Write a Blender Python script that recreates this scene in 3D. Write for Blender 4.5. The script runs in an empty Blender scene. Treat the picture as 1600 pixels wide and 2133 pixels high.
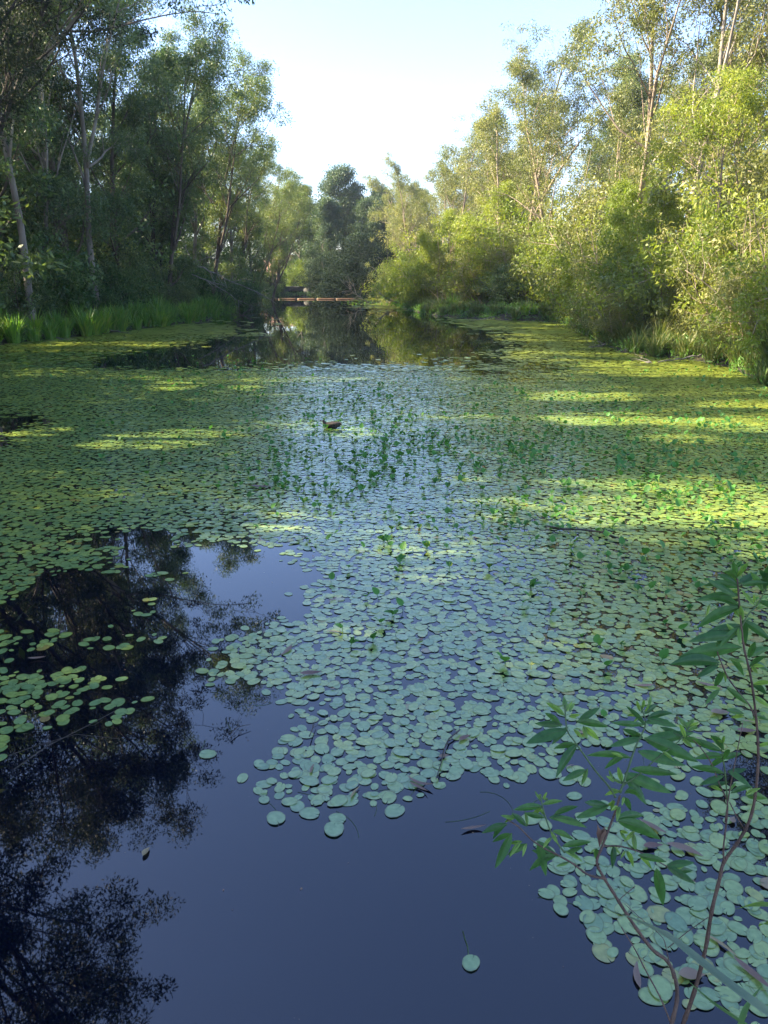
import bpy, math, random
import numpy as np
from mathutils import Vector, Matrix

SC = bpy.context.scene
COL = SC.collection
R = math.radians

# ------------------------------------------------------------------ camera
PITCH = R(17.0); CH = 2.8; FPX = 1603.0
cd = bpy.data.cameras.new('camera'); cam = bpy.data.objects.new('camera', cd); COL.objects.link(cam)
cam.location = (0, 0, CH); cam.rotation_euler = (math.pi/2 - PITCH, 0, 0)
cd.sensor_fit = 'VERTICAL'; cd.sensor_height = 36.0; cd.lens = 36.0*FPX/2133.0
cd.clip_end = 5000; cd.clip_start = 0.05
SC.camera = cam

# ------------------------------------------------------------------ sky, sun, exposure
SUN_AZ = R(-88); SUN_EL = R(31)
w = bpy.data.worlds.new("World"); SC.world = w; w.use_nodes = True
wn = w.node_tree.nodes; st = wn.new('ShaderNodeTexSky'); st.sky_type = 'NISHITA'; st.sun_disc = False
st.sun_elevation = SUN_EL; st.sun_rotation = SUN_AZ; st.air_density = 1.0; st.dust_density = 0.9; st.ozone_density = 3.0
wn['Background'].inputs[1].default_value = 0.11
tn = wn.new('ShaderNodeMix'); tn.data_type = 'RGBA'; tn.blend_type = 'MULTIPLY'; tn.inputs[0].default_value = 1; tn.inputs[7].default_value = (1.0, .955, 1.06, 1)
w.node_tree.links.new(st.outputs[0], tn.inputs[6]); w.node_tree.links.new(tn.outputs[2], wn['Background'].inputs[0])
sl = bpy.data.lights.new('sun', 'SUN'); sun = bpy.data.objects.new('sun', sl); COL.objects.link(sun)
sl.energy = 5.0; sl.angle = R(0.6); sl.color = (1.0, 0.87, 0.62)
sdir = Vector((math.sin(SUN_AZ)*math.cos(SUN_EL), math.cos(SUN_AZ)*math.cos(SUN_EL), math.sin(SUN_EL)))
sun.rotation_euler = sdir.to_track_quat('Z', 'Y').to_euler()
SC.view_settings.view_transform = 'Standard'; SC.view_settings.look = 'None'
SC.view_settings.exposure = 2.27; SC.view_settings.gamma = 1.0
SC.cycles.max_bounces = 7; SC.cycles.diffuse_bounces = 3; SC.cycles.glossy_bounces = 3
SC.cycles.transmission_bounces = 4; SC.cycles.transparent_max_bounces = 6; SC.cycles.volume_bounces = 0
SC.cycles.use_denoising = True

# ------------------------------------------------------------------ surveying: where things of the place lie
CP, SP = math.cos(PITCH), math.sin(PITCH)
def ray(px, py):
    r = (px-800)/FPX; u = (1066.5-py)/FPX
    return np.array([r, CP+u*SP, -SP+u*CP])
def G(px, py, z=0.0):
    d = ray(px, py); t = (z-CH)/d[2]
    return (d[0]*t, d[1]*t)
def P3(px, py, t):
    d = ray(px, py)*t
    return Vector((d[0], d[1], d[2]+CH))
def XAT(px, Y, z=0.8):
    return (px-800)/FPX*(Y*CP+(CH-z)*SP)
def to_px(x, y, z=0.0):
    dz = z-CH
    f = y*CP - dz*SP; u = y*SP + dz*CP
    return 800+FPX*x/f, 1066.5-FPX*u/f

# ------------------------------------------------------------------ noise
class VN:
    def __init__(s, seed):
        s.t = np.random.RandomState(seed).rand(256, 256)
    def one(s, x, y):
        xi = np.floor(x).astype(int); yi = np.floor(y).astype(int)
        fx = x-xi; fy = y-yi; fx = fx*fx*(3-2*fx); fy = fy*fy*(3-2*fy)
        t = s.t; a = t[xi % 256, yi % 256]; b = t[(xi+1) % 256, yi % 256]; c = t[xi % 256, (yi+1) % 256]; d = t[(xi+1) % 256, (yi+1) % 256]
        return (a*(1-fx)+b*fx)*(1-fy)+(c*(1-fx)+d*fx)*fy
    def __call__(s, x, y, o=3):
        x = np.asarray(x, float); y = np.asarray(y, float)
        v = 0; a = 0.5; tot = 0
        for i in range(o):
            v = v+a*s.one(x*2**i+i*17.3, y*2**i+i*9.1); tot += a; a *= .5
        return v/tot
noise = VN(3)

# ------------------------------------------------------------------ materials
def newmat(name):
    m = bpy.data.materials.new(name); m.use_nodes = True
    nt = m.node_tree; b = nt.nodes['Principled BSDF']
    return m, nt, b
def nd(nt, t, **kw):
    n = nt.nodes.new(t)
    for k, v in kw.items():
        if k in n.inputs.keys() if isinstance(k, str) else False: n.inputs[k].default_value = v
        else: setattr(n, k, v)
    return n
def ramp(nt, stops):
    n = nt.nodes.new('ShaderNodeValToRGB'); e = n.color_ramp.elements
    e[0].position = stops[0][0]; e[0].color = (*stops[0][1], 1)
    e[1].position = stops[-1][0]; e[1].color = (*stops[-1][1], 1)
    for p, c in stops[1:-1]:
        k = e.new(p); k.color = (*c, 1)
    return n
def tint_mat(name, stops, rough=.5, trans=0.0, tcol=None, spec=.5, noise_scale=None, tmul=1.3, objvar=0.0):
    """leafy material: colour from the per-face 'tint' attribute, a little light let through"""
    m, nt, b = newmat(name); L = nt.links.new
    at = nd(nt, 'ShaderNodeAttribute', attribute_name='tint')
    fac = at.outputs['Fac']
    if objvar:
        oi = nd(nt, 'ShaderNodeObjectInfo'); ma = nd(nt, 'ShaderNodeMath', operation='MULTIPLY_ADD')
        L(oi.outputs['Random'], ma.inputs[0]); ma.inputs[1].default_value = objvar
        sb = nd(nt, 'ShaderNodeMath', operation='SUBTRACT'); L(at.outputs['Fac'], sb.inputs[0]); sb.inputs[1].default_value = objvar/2
        L(sb.outputs[0], ma.inputs[2]); fac = ma.outputs[0]
    rp = ramp(nt, stops); L(fac, rp.inputs[0])
    col = rp.outputs[0]
    if noise_scale:
        tc = nd(nt, 'ShaderNodeTexCoord'); nz = nd(nt, 'ShaderNodeTexNoise'); nz.inputs['Scale'].default_value = noise_scale; nz.inputs['Detail'].default_value = 3
        L(tc.outputs['Object'], nz.inputs['Vector'])
        mx = nd(nt, 'ShaderNodeMix', data_type='RGBA', blend_type='MULTIPLY'); mx.inputs[0].default_value = .55
        r2 = ramp(nt, [(.3, (.45, .5, .4)), (.7, (1.25, 1.2, 1.1))]); L(nz.outputs[0], r2.inputs[0])
        L(col, mx.inputs[6]); L(r2.outputs[0], mx.inputs[7]); col = mx.outputs[2]
    L(col, b.inputs['Base Color']); b.inputs['Roughness'].default_value = rough; b.inputs['Specular IOR Level'].default_value = spec
    if trans:
        tr = nd(nt, 'ShaderNodeBsdfTranslucent'); mt = nd(nt, 'ShaderNodeMix', data_type='RGBA', blend_type='MULTIPLY'); mt.inputs[0].default_value = 1
        L(col, mt.inputs[6]); mt.inputs[7].default_value = (tmul*1.15, tmul*1.2, tmul*.5, 1); L(mt.outputs[2], tr.inputs[0])
        mx = nd(nt, 'ShaderNodeMixShader'); mx.inputs[0].default_value = trans
        L(b.outputs[0], mx.inputs[1]); L(tr.outputs[0], mx.inputs[2]); L(mx.outputs[0], nt.nodes['Material Output'].inputs[0])
    return m

def bark_mat(name, a, c, scale=2.0, rough=.9, bias=.5):
    m, nt, b = newmat(name); L = nt.links.new
    tc = nd(nt, 'ShaderNodeTexCoord'); mp = nd(nt, 'ShaderNodeMapping'); mp.inputs['Scale'].default_value = (1, 1, .25)
    nz = nd(nt, 'ShaderNodeTexNoise'); nz.inputs['Scale'].default_value = scale; nz.inputs['Detail'].default_value = 6; nz.inputs['Roughness'].default_value = .65
    L(tc.outputs['Object'], mp.inputs[0]); L(mp.outputs[0], nz.inputs['Vector'])
    rp = ramp(nt, [(bias-.15, a), (bias+.15, c)]); L(nz.outputs[0], rp.inputs[0]); L(rp.outputs[0], b.inputs['Base Color'])
    b.inputs['Roughness'].default_value = rough
    nz2 = nd(nt, 'ShaderNodeTexNoise'); nz2.inputs['Scale'].default_value = scale*14
    L(mp.outputs[0], nz2.inputs['Vector']); bm = nd(nt, 'ShaderNodeBump'); bm.inputs['Strength'].default_value = .5; bm.inputs['Distance'].default_value = .02
    L(nz2.outputs[0], bm.inputs['Height']); L(bm.outputs[0], b.inputs['Normal'])
    return m

def plain(name, c, rough=.6, var=.25, scale=8, spec=.4):
    m, nt, b = newmat(name); L = nt.links.new
    tc = nd(nt, 'ShaderNodeTexCoord'); nz = nd(nt, 'ShaderNodeTexNoise'); nz.inputs['Scale'].default_value = scale; nz.inputs['Detail'].default_value = 4
    L(tc.outputs['Object'], nz.inputs['Vector'])
    rp = ramp(nt, [(.3, tuple(v*(1-var) for v in c)), (.7, tuple(v*(1+var) for v in c))]); L(nz.outputs[0], rp.inputs[0]); L(rp.outputs[0], b.inputs['Base Color'])
    b.inputs['Roughness'].default_value = rough; b.inputs['Specular IOR Level'].default_value = spec
    return m

M = {}
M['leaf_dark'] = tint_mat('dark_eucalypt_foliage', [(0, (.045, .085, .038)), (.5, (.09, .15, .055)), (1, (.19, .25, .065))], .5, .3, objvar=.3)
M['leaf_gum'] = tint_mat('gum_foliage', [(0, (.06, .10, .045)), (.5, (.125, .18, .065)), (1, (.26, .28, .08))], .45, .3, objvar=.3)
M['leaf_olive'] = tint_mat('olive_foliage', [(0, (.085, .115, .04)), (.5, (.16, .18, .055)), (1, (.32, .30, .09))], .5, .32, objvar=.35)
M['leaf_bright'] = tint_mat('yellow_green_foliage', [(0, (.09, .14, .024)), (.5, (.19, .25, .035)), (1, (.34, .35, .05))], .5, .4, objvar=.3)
M['leaf_far'] = tint_mat('far_dark_foliage', [(0, (.04, .07, .035)), (.5, (.065, .11, .045)), (1, (.10, .14, .05))], .55, .25, objvar=.3)
M['leaf_shrub'] = tint_mat('shrub_leaf', [(0, (.04, .12, .04)), (.5, (.085, .21, .055)), (1, (.30, .48, .09))], .36, .38, spec=.4, noise_scale=60)
M['grass'] = tint_mat('reed_blades', [(0, (.07, .15, .035)), (.6, (.13, .27, .05)), (.85, (.18, .32, .05)), (1, (.30, .26, .12))], .5, .35)
M['grass_bright'] = tint_mat('sunny_grass_blades', [(0, (.10, .19, .035)), (.5, (.19, .33, .05)), (.85, (.28, .38, .06)), (1, (.36, .3, .13))], .5, .4)  # bright grass colour, also painting dappled sun among the left reeds
M['grass_dry'] = tint_mat('sedge_blades', [(0, (.06, .10, .03)), (.6, (.12, .17, .045)), (1, (.30, .27, .12))], .55, .3)
M['emergent'] = tint_mat('upright_leaf', [(0, (.05, .15, .035)), (.5, (.09, .25, .045)), (.9, (.16, .36, .05)), (1, (.28, .4, .05))], .5, .25, spec=.3)
M['pad'] = tint_mat('lily_pad_skin', [(0, (.17, .31, .12)), (.45, (.28, .42, .125)), (.9, (.40, .50, .10)), (.95, (.36, .33, .07)), (1, (.34, .22, .09))], .22, .12, spec=1.0)
M['pad'].node_tree.nodes['Principled BSDF'].inputs['IOR'].default_value = 1.65
M['duckweed'] = tint_mat('far_pad_skin', [(0, (.22, .30, .055)), (.5, (.33, .40, .065)), (1, (.44, .50, .08))], .28, .1, spec=.9)
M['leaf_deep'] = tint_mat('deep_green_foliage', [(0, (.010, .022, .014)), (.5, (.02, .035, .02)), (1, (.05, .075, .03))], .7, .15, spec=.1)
M['leaf_shade'] = tint_mat('shaded_gum_foliage', [(0, (.02, .035, .02)), (.5, (.038, .055, .028)), (1, (.08, .09, .035))], .6, .2, spec=.2)  # shade put into the gum leaf colour, to darken the mirrored crowns
M['leaf_fresh'] = tint_mat('fresh_foliage', [(0, (.03, .07, .025)), (.5, (.055, .12, .035)), (1, (.13, .2, .05))], .5, .3)
M['strap'] = tint_mat('strap_leaf_skin', [(0, (.16, .24, .14)), (1, (.2, .28, .16))], .4, .25)
for _k in ('pad', 'duckweed'):   # thin dark pad margin, natural rim plus painted overlap shading, and faint skin blotches
    nt = M[_k].node_tree; b = nt.nodes['Principled BSDF']; lk = b.inputs['Base Color'].links[0]; src = lk.from_socket
    at = nd(nt, 'ShaderNodeAttribute', attribute_name='rim'); rp = ramp(nt, [(.0, (.86, .9, .9)), (.25, (1, 1, 1)), (.86, (1, 1, 1)), (.97, (.62, .52, .42))])
    nt.links.new(at.outputs['Fac'], rp.inputs[0]); mx = nd(nt, 'ShaderNodeMix', data_type='RGBA', blend_type='MULTIPLY'); mx.inputs[0].default_value = 1
    nt.links.new(src, mx.inputs[6]); nt.links.new(rp.outputs[0], mx.inputs[7]); nz = nd(nt, 'ShaderNodeTexNoise'); nz.inputs['Scale'].default_value = 35; nz.inputs['Detail'].default_value = 4
    ge = nd(nt, 'ShaderNodeNewGeometry'); nt.links.new(ge.outputs['Position'], nz.inputs['Vector']); r2 = ramp(nt, [(.3, (.72, .76, .66)), (.7, (1.2, 1.14, 1.1))]); nt.links.new(nz.outputs[0], r2.inputs[0])
    m2 = nd(nt, 'ShaderNodeMix', data_type='RGBA', blend_type='MULTIPLY'); m2.inputs[0].default_value = 1; nt.links.new(mx.outputs[2], m2.inputs[6]); nt.links.new(r2.outputs[0], m2.inputs[7]); nt.links.new(m2.outputs[2], b.inputs['Base Color'])
M['dead_leaf'] = tint_mat('fallen_leaf', [(0, (.20, .11, .085)), (.5, (.30, .20, .14)), (1, (.40, .30, .14))], .5, .15)
M['bark_pale'] = bark_mat('pale_gum_bark', (.13, .10, .08), (.40, .35, .29), 1.3)
M['bark_brown'] = bark_mat('brown_bark', (.06, .045, .035), (.19, .15, .115), 2.0)
M['bark_dark'] = bark_mat('dark_bark', (.025, .02, .017), (.09, .07, .055), 2.0)
M['bark_warm'] = bark_mat('papery_bark', (.18, .13, .09), (.40, .32, .24), 1.8)
M['deadwood'] = bark_mat('bleached_deadwood', (.14, .12, .10), (.36, .32, .28), 5)
M['stem'] = bark_mat('shrub_stem_bark', (.08, .045, .03), (.19, .115, .075), 30, .6)
M['stem_green'] = plain('green_stem', (.08, .13, .04), .5, .3, 40)
M['stick'] = bark_mat('wet_stick', (.03, .022, .018), (.10, .075, .055), 20, .5)

# water: dark pond, mirror-like with the faintest ripple
m, nt, b = newmat('pond_water'); L = nt.links.new
b.inputs['Base Color'].default_value = (.0006, .0024, .0085, 1); b.inputs['Roughness'].default_value = .015; b.inputs['IOR'].default_value = 1.76
tc = nd(nt, 'ShaderNodeTexCoord'); nz = nd(nt, 'ShaderNodeTexNoise'); nz.inputs['Scale'].default_value = 1.6; nz.inputs['Detail'].default_value = 2
L(tc.outputs['Object'], nz.inputs['Vector']); bp = nd(nt, 'ShaderNodeBump'); bp.inputs['Strength'].default_value = .05; bp.inputs['Distance'].default_value = .01
L(nz.outputs[0], bp.inputs['Height']); L(bp.outputs[0], b.inputs['Normal']); M['water'] = m
# soil with litter
m, nt, b = newmat('bank_soil'); L = nt.links.new
tc = nd(nt, 'ShaderNodeTexCoord'); nz = nd(nt, 'ShaderNodeTexNoise'); nz.inputs['Scale'].default_value = .5; nz.inputs['Detail'].default_value = 8
n2 = nd(nt, 'ShaderNodeTexNoise'); n2.inputs['Scale'].default_value = 9; n2.inputs['Detail'].default_value = 6
L(tc.outputs['Object'], nz.inputs['Vector']); L(tc.outputs['Object'], n2.inputs['Vector'])
r1 = ramp(nt, [(.35, (.022, .03, .013)), (.5, (.032, .032, .018)), (.65, (.055, .042, .028))]); L(nz.outputs[0], r1.inputs[0])
r2 = ramp(nt, [(.3, (.5, .5, .5)), (.7, (1.4, 1.35, 1.25))]); L(n2.outputs[0], r2.inputs[0])
mx = nd(nt, 'ShaderNodeMix', data_type='RGBA', blend_type='MULTIPLY'); mx.inputs[0].default_value = 1; L(r1.outputs[0], mx.inputs[6]); L(r2.outputs[0], mx.inputs[7])
L(mx.outputs[2], b.inputs['Base Color']); b.inputs['Roughness'].default_value = .95
bp = nd(nt, 'ShaderNodeBump'); bp.inputs['Strength'].default_value = .6; bp.inputs['Distance'].default_value = .05; L(n2.outputs[0], bp.inputs['Height']); L(bp.outputs[0], b.inputs['Normal'])
M['soil'] = m

# ------------------------------------------------------------------ mesh building
class MB:
    """collects vertices and faces (with a tint per face), then links them as one mesh object"""
    def __init__(s): s.v = []; s.f = []; s.t = []; s.rim = []; s.n = 0
    def add(s, V, F, tint=.5):
        V = np.asarray(V, float).reshape(-1, 3); s.v.append(V); F = [np.asarray(F, int)+s.n] if not isinstance(F, list) else [np.asarray(f, int)+s.n for f in F]
        for f in F:
            f = f.reshape(-1, f.shape[-1]); s.f.append(f)
            s.t.append(np.broadcast_to(np.asarray(tint, float), (len(f),)) if np.ndim(tint) < 1 or len(np.atleast_1d(tint)) == len(f) else np.full(len(f), float(np.mean(tint))))
        s.n += len(V)
    def tube(s, pts, rad, k=6, tint=.5, cap=True):
        P = np.asarray([tuple(p) for p in pts], float); n = len(P); rad = np.broadcast_to(np.asarray(rad, float), (n,))
        T = np.gradient(P, axis=0); T /= np.linalg.norm(T, axis=1)[:, None]+1e-9
        up = np.array([0, 0, 1.]) if abs(T[0, 2]) < .9 else np.array([1., 0, 0])
        rings = []
        N = np.cross(T[0], up); N /= np.linalg.norm(N)
        a = np.arange(k)*2*np.pi/k
        for i in range(n):
            N = N-T[i]*N.dot(T[i]); N /= np.linalg.norm(N)+1e-9; B = np.cross(T[i], N)
            rings.append(P[i]+rad[i]*(np.cos(a)[:, None]*N+np.sin(a)[:, None]*B))
        V = np.concatenate(rings); i = np.arange(n-1)[:, None]*k; j = np.arange(k)[None, :]
        F = np.stack([i+j, i+(j+1) % k, i+k+(j+1) % k, i+k+j], -1).reshape(-1, 4)
        s.add(V, F, tint)
        if cap and k > 3:
            s.f.append((np.arange(k)[::-1]+s.n-len(V))[None, :]); s.t.append(np.array([tint]))
            s.f.append((np.arange(k)+s.n-k)[None, :]); s.t.append(np.array([tint]))
    def mesh(s, name, mat, smooth=False):
        me = bpy.data.meshes.new(name); V = np.concatenate(s.v); me.vertices.add(len(V)); me.vertices.foreach_set('co', V.astype(np.float32).ravel())
        sizes = np.concatenate([np.full(len(f), f.shape[1]) for f in s.f]); idx = np.concatenate([f.ravel() for f in s.f])
        me.loops.add(len(idx)); me.loops.foreach_set('vertex_index', idx.astype(np.int32))
        me.polygons.add(len(sizes)); st_ = np.concatenate([[0], np.cumsum(sizes)[:-1]])
        me.polygons.foreach_set('loop_start', st_.astype(np.int32)); me.polygons.foreach_set('loop_total', sizes.astype(np.int32))
        me.update(calc_edges=True)
        if smooth: me.polygons.foreach_set('use_smooth', np.ones(len(sizes), bool))
        a = me.attributes.new('tint', 'FLOAT', 'FACE'); a.data.foreach_set('value', np.concatenate(s.t).astype(np.float32))
        if s.rim:
            a = me.attributes.new('rim', 'FLOAT', 'POINT'); a.data.foreach_set('value', np.concatenate(s.rim).astype(np.float32))
        me.materials.append(mat); return me
    def build(s, name, mat, parent=None, smooth=False):
        o = bpy.data.objects.new(name, s.mesh(name, mat, smooth)); COL.objects.link(o)
        if parent: o.parent = parent
        return o

def tag(o, label=None, cat=None, group=None, kind=None):
    if label: o['label'] = label
    if cat: o['category'] = cat
    if group: o['group'] = group
    if kind: o['kind'] = kind
    return o
def empty(name, loc=(0, 0, 0), rz=0):
    o = bpy.data.objects.new(name, None); COL.objects.link(o); o.location = loc; o.rotation_euler = (0, 0, rz); o.empty_display_size = .2; return o
def copy_tree(o, name=None):
    c = o.copy(); COL.objects.link(c)
    for ch in o.children:
        d = ch.copy(); COL.objects.link(d); d.parent = c
        for g in ch.children:
            e = g.copy(); COL.objects.link(e); e.parent = d
    return c

# ------------------------------------------------------------------ the pond outline and the land
left_px = [(0, 718), (60, 712), (130, 704), (200, 698), (280, 688), (330, 682), (400, 672), (440, 664), (478, 652), (505, 641), (508, 630), (490, 624)]
right_px = [(800, 624), (830, 640), (870, 650), (900, 657), (960, 663), (1020, 667), (1090, 669), (1150, 671), (1185, 678), (1210, 692), (1250, 715), (1300, 735), (1370, 745), (1450, 752), (1530, 768), (1600, 803)]
shore = [(-4.5, 1.3), (-7.5, 4), (-9.5, 9), (-11.5, 15), (-13.5, 22), (-15.5, 29)] + [G(*p) for p in left_px] + [G(500, 618.5), G(600, 618), G(700, 618), G(790, 619)] + [G(*p) for p in right_px] + [(10.6, 17), (9.5, 12), (8.5, 7), (6, 3), (3.2, 1.55), (1.2, 1.25), (-1.5, 1.2)]
SH = np.array(shore)
def sdist(x, y):
    """distance to the shoreline, negative over water"""
    x = np.asarray(x, float); y = np.asarray(y, float); d = np.full(x.shape, 1e9); ins = np.zeros(x.shape, bool)
    for i in range(len(SH)):
        a = SH[i]; c = SH[(i+1) % len(SH)]; e = c-a
        t = np.clip(((x-a[0])*e[0]+(y-a[1])*e[1])/(e@e), 0, 1)
        d = np.minimum(d, np.hypot(x-a[0]-t*e[0], y-a[1]-t*e[1]))
        cond = ((a[1] > y) != (c[1] > y)); xx = a[0]+(y-a[1])*(e[0])/(e[1] if abs(e[1]) > 1e-9 else 1e-9)
        ins ^= cond & (x < xx)
    return np.where(ins, -d, d)
def land_h(x, y):
    d = sdist(x, y)+(noise(np.asarray(x)*.5+40, np.asarray(y)*.5+9)-.5)*.35
    h = np.where(d < 0, np.maximum(d*.5, -1.2), np.minimum(d*.55, .35)+np.clip(d-.6, 0, 12)*.08)
    return h+(noise(np.asarray(x)*.3+90, np.asarray(y)*.3+60)-.5)*.35*np.clip(d/3, 0, 1)
def LH(x, y): return float(land_h(np.array([x]), np.array([y]))[0])

def axis(lo, hi, step, far):
    a = list(np.arange(lo, hi+.01, step)); s = step; v = a[-1]
    while v < far: s *= 1.5; v += s; a.append(v)
    s = step; v = a[0]; pre = []
    while v > -far: s *= 1.5; v -= s; pre.append(v)
    return np.array(pre[::-1]+a)
ax = axis(-40, 40, .5, 1800); ay = axis(-4, 150, .6, 1800)
X, Y = np.meshgrid(ax, ay); Z = land_h(X, Y); Z = np.where(np.hypot(X, Y-60) > 250, np.minimum(Z, 1.3), Z)
V = np.stack([X.ravel(), Y.ravel(), Z.ravel()], 1); nx = len(ax); i = (np.arange(len(ay)-1)[:, None]*nx+np.arange(nx-1)[None, :])
mb = MB(); mb.add(V, np.stack([i, i+1, i+nx+1, i+nx], -1).reshape(-1, 4))
tag(mb.build('ground', M['soil'], smooth=True), kind='structure')
mb = MB(); g = 45
mb.add([(-g, -2, 0), (g, -2, 0), (g, 140, 0), (-g, 140, 0)], [(0, 1, 2, 3)])
tag(mb.build('water', M['water']), kind='structure')

# ------------------------------------------------------------------ trees
def leaves(mb, rs, C, nper, rad, ln, wd, droop=.5, tb=.5, tv=.25, flat=.75):
    """leaf clumps: C centres (n,3); each leaf is one slim pointed face"""
    C = np.asarray(C, float); n = len(C)
    if n == 0: return
    rad = np.broadcast_to(np.asarray(rad, float), (n,)); cnt = np.maximum(1, (nper*(rs.rand(n)*.9+.55)).astype(int)); idx = np.repeat(np.arange(n), cnt); m_ = len(idx)
    d = rs.normal(size=(m_, 3)); d /= np.linalg.norm(d, axis=1)[:, None]; rr = rs.rand(m_)**.45
    pos = C[idx]+d*rr[:, None]*rad[idx][:, None]*np.array([1, 1, flat])
    ax_ = rs.normal(size=(m_, 3))*.8+d*.35; ax_[:, 2] -= droop; ax_ /= np.linalg.norm(ax_, axis=1)[:, None]
    sd = np.cross(ax_, rs.normal(size=(m_, 3))); sd /= np.linalg.norm(sd, axis=1)[:, None]
    l = ln*(.6+.8*rs.rand(m_))[:, None]; ww = wd*(.6+.8*rs.rand(m_))[:, None]*.5
    A = pos; B = pos+ax_*l*.45+sd*ww; Cc = pos+ax_*l; D = pos+ax_*l*.45-sd*ww
    V = np.stack([A, B, Cc, D], 1).reshape(-1, 3); F = np.arange(m_*4).reshape(-1, 4)
    ct = tb+(rs.rand(n)-.5)*2*tv; t = np.clip(ct[idx]+rs.normal(size=m_)*.12, 0, 1)
    mb.add(V, F, t)

def grow(rs, p, d, L_, r0, r1, segs, wob, up):
    pts = [np.array(p, float)]; d = np.array(d, float); d /= np.linalg.norm(d)
    for i in range(segs):
        d = d+rs.normal(size=3)*wob+np.array([0, 0, up]); d /= np.linalg.norm(d); pts.append(pts[-1]+d*L_/segs)
    return np.array(pts), np.linspace(r0, r1, segs+1)
def perp(rs, d, ang):
    d = d/np.linalg.norm(d); q = np.cross(d, rs.normal(size=3)); q /= np.linalg.norm(q)
    return d*math.cos(ang)+q*math.sin(ang)

def make_tree(seed, H=16, r=.17, bare=.4, nl=9, lean=(0, 0), limb=.3, ang=42, stems=1, fork=None, up=.06, nper=60, crad=.55, ln=.15, wd=.05,
              droop=.5, tb=.5, tv=.25, leafy=1.0, low=0, wob=.06, twigs=3, flat=.75, lowr=.8):
    rs = np.random.RandomState(seed); tr = MB(); cr = MB(); C = []
    for s in range(stems):
        d = np.array([lean[0], lean[1], 1.0])
        if stems > 1: a = rs.rand()*6.28; d = d+np.array([math.cos(a), math.sin(a), 0])*.28*(.5+rs.rand())
        hh = H*(1 if s == 0 else .7+.3*rs.rand()); base = np.array([0, 0, -.3])+(np.append(rs.normal(size=2)*.12, 0) if stems > 1 else 0)
        P, Rd = grow(rs, base, d, hh*.93, r*(1 if s == 0 else .75), r*.22, 12, wob, .03); Rd[0] *= 1.35
        tr.tube(P, Rd, 8 if r > .08 else 6)
        arms = [(P, Rd, bare)]
        if fork:
            k = int(fork*12); P2, R2 = grow(rs, P[k], perp(rs, P[k+1]-P[k], R(26)), hh*(1-fork)*.85, Rd[k]*.8, Rd[k]*.2, 8, wob, .05); tr.tube(P2, R2, 7); arms.append((P2, R2, .25))
        for P, Rd, br in arms:
            cum = len(P)-1; nn = nl if br == bare else max(4, nl//2)
            for i in range(nn+low):
                f = br+(1-br)*(i+.6*rs.rand())/nn if i < nn else bare*.25+rs.rand()*bare*.7
                f = min(f, .985); k = int(f*cum); q = f*cum-k; p = P[k]*(1-q)+P[min(k+1, cum)]*q
                T = P[min(k+1, cum)]-P[k]; l1 = H*limb*(1.15-.75*max(0, (f-br)/(1-br+1e-6)))*(.65+.6*rs.rand())
                if i >= nn: l1 *= .5
                dd = perp(rs, T, R(ang)*(.7+.5*rs.rand())); rr = max(.018, Rd[k]*.5)
                A, RA = grow(rs, p, dd, l1, rr, rr*.3, 6, .13, up); tr.tube(A, RA, 5, cap=False)
                nb = 4
                for j in range(nb):
                    g_ = .3+.7*(j+rs.rand())/nb; k2 = min(5, int(g_*6)); p2 = A[k2]+(A[k2+1]-A[k2])*(g_*6-k2 if g_ < 1 else 1)
                    l2 = l1*.42*(.6+.7*rs.rand()); B, RB = grow(rs, p2, perp(rs, A[k2+1]-A[k2], R(46)*(.6+.6*rs.rand())), l2, max(.01, RA[k2]*.5), .006, 4, .16, up*1.3)
                    tr.tube(B, RB, 4, cap=False)
                    for q_ in range(twigs):
                        k3 = rs.randint(1, 4); l3 = l2*.5*(.5+rs.rand()); E_, RE = grow(rs, B[k3], perp(rs, B[k3+1]-B[k3], R(50)), l3, .009, .004, 2, .2, .05)
                        tr.tube(E_, RE, 3, cap=False)
                        if rs.rand() < leafy: C.append(E_[-1])
                    if rs.rand() < leafy: C.append(B[-1])
                if rs.rand() < leafy: C.append(A[-1])
            C.append(P[-1])
    C = np.array(C); cl = crad*(.6+.8*rs.rand(len(C)))
    leaves(cr, rs, C, nper, cl, ln, wd, droop, tb, tv, flat)
    return tr, cr

def make_bush(seed, H=3.0, W=2.2, n=110, nper=70, ln=.12, wd=.045, crad=.38, droop=.3, tb=.5, tv=.25, r=.035):
    rs = np.random.RandomState(seed); tr = MB(); cr = MB(); C = []
    for s in range(9):
        a = rs.rand()*6.28; d = np.array([math.cos(a)*.5, math.sin(a)*.5, 1.0])*(1+0*rs.rand())
        P, Rd = grow(rs, (rs.normal()*.15, rs.normal()*.15, -.15), d, H*(.7+.35*rs.rand()), r, .008, 7, .14, .02); tr.tube(P, Rd, 5)
        for i in range(7):
            k = rs.randint(1, 7); A, RA = grow(rs, P[k], perp(rs, P[k]-P[k-1], R(60)), W*.5*(.4+.8*rs.rand()), .012, .004, 4, .18, .02); tr.tube(A, RA, 3, cap=False)
            C += [A[-1], A[2]]
        C.append(P[-1])
    C = np.array(C); ex = rs.rand(max(0, n-len(C)), 3); th = ex[:, 0]*6.28; u = ex[:, 1]
    rad = W*.5*np.sqrt(np.clip(1-(u*1.05-.25)**2, .1, 1))*(.5+.5*ex[:, 2])
    if len(ex): C = np.concatenate([C, np.stack([np.cos(th)*rad, np.sin(th)*rad, .1+u*H*.9], 1)])
    C = C[C[:, 2] > .05]
    leaves(cr, rs, C, nper, crad*(.6+.8*rs.rand(len(C))), ln, wd, droop, tb, tv)
    return tr, cr

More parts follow.
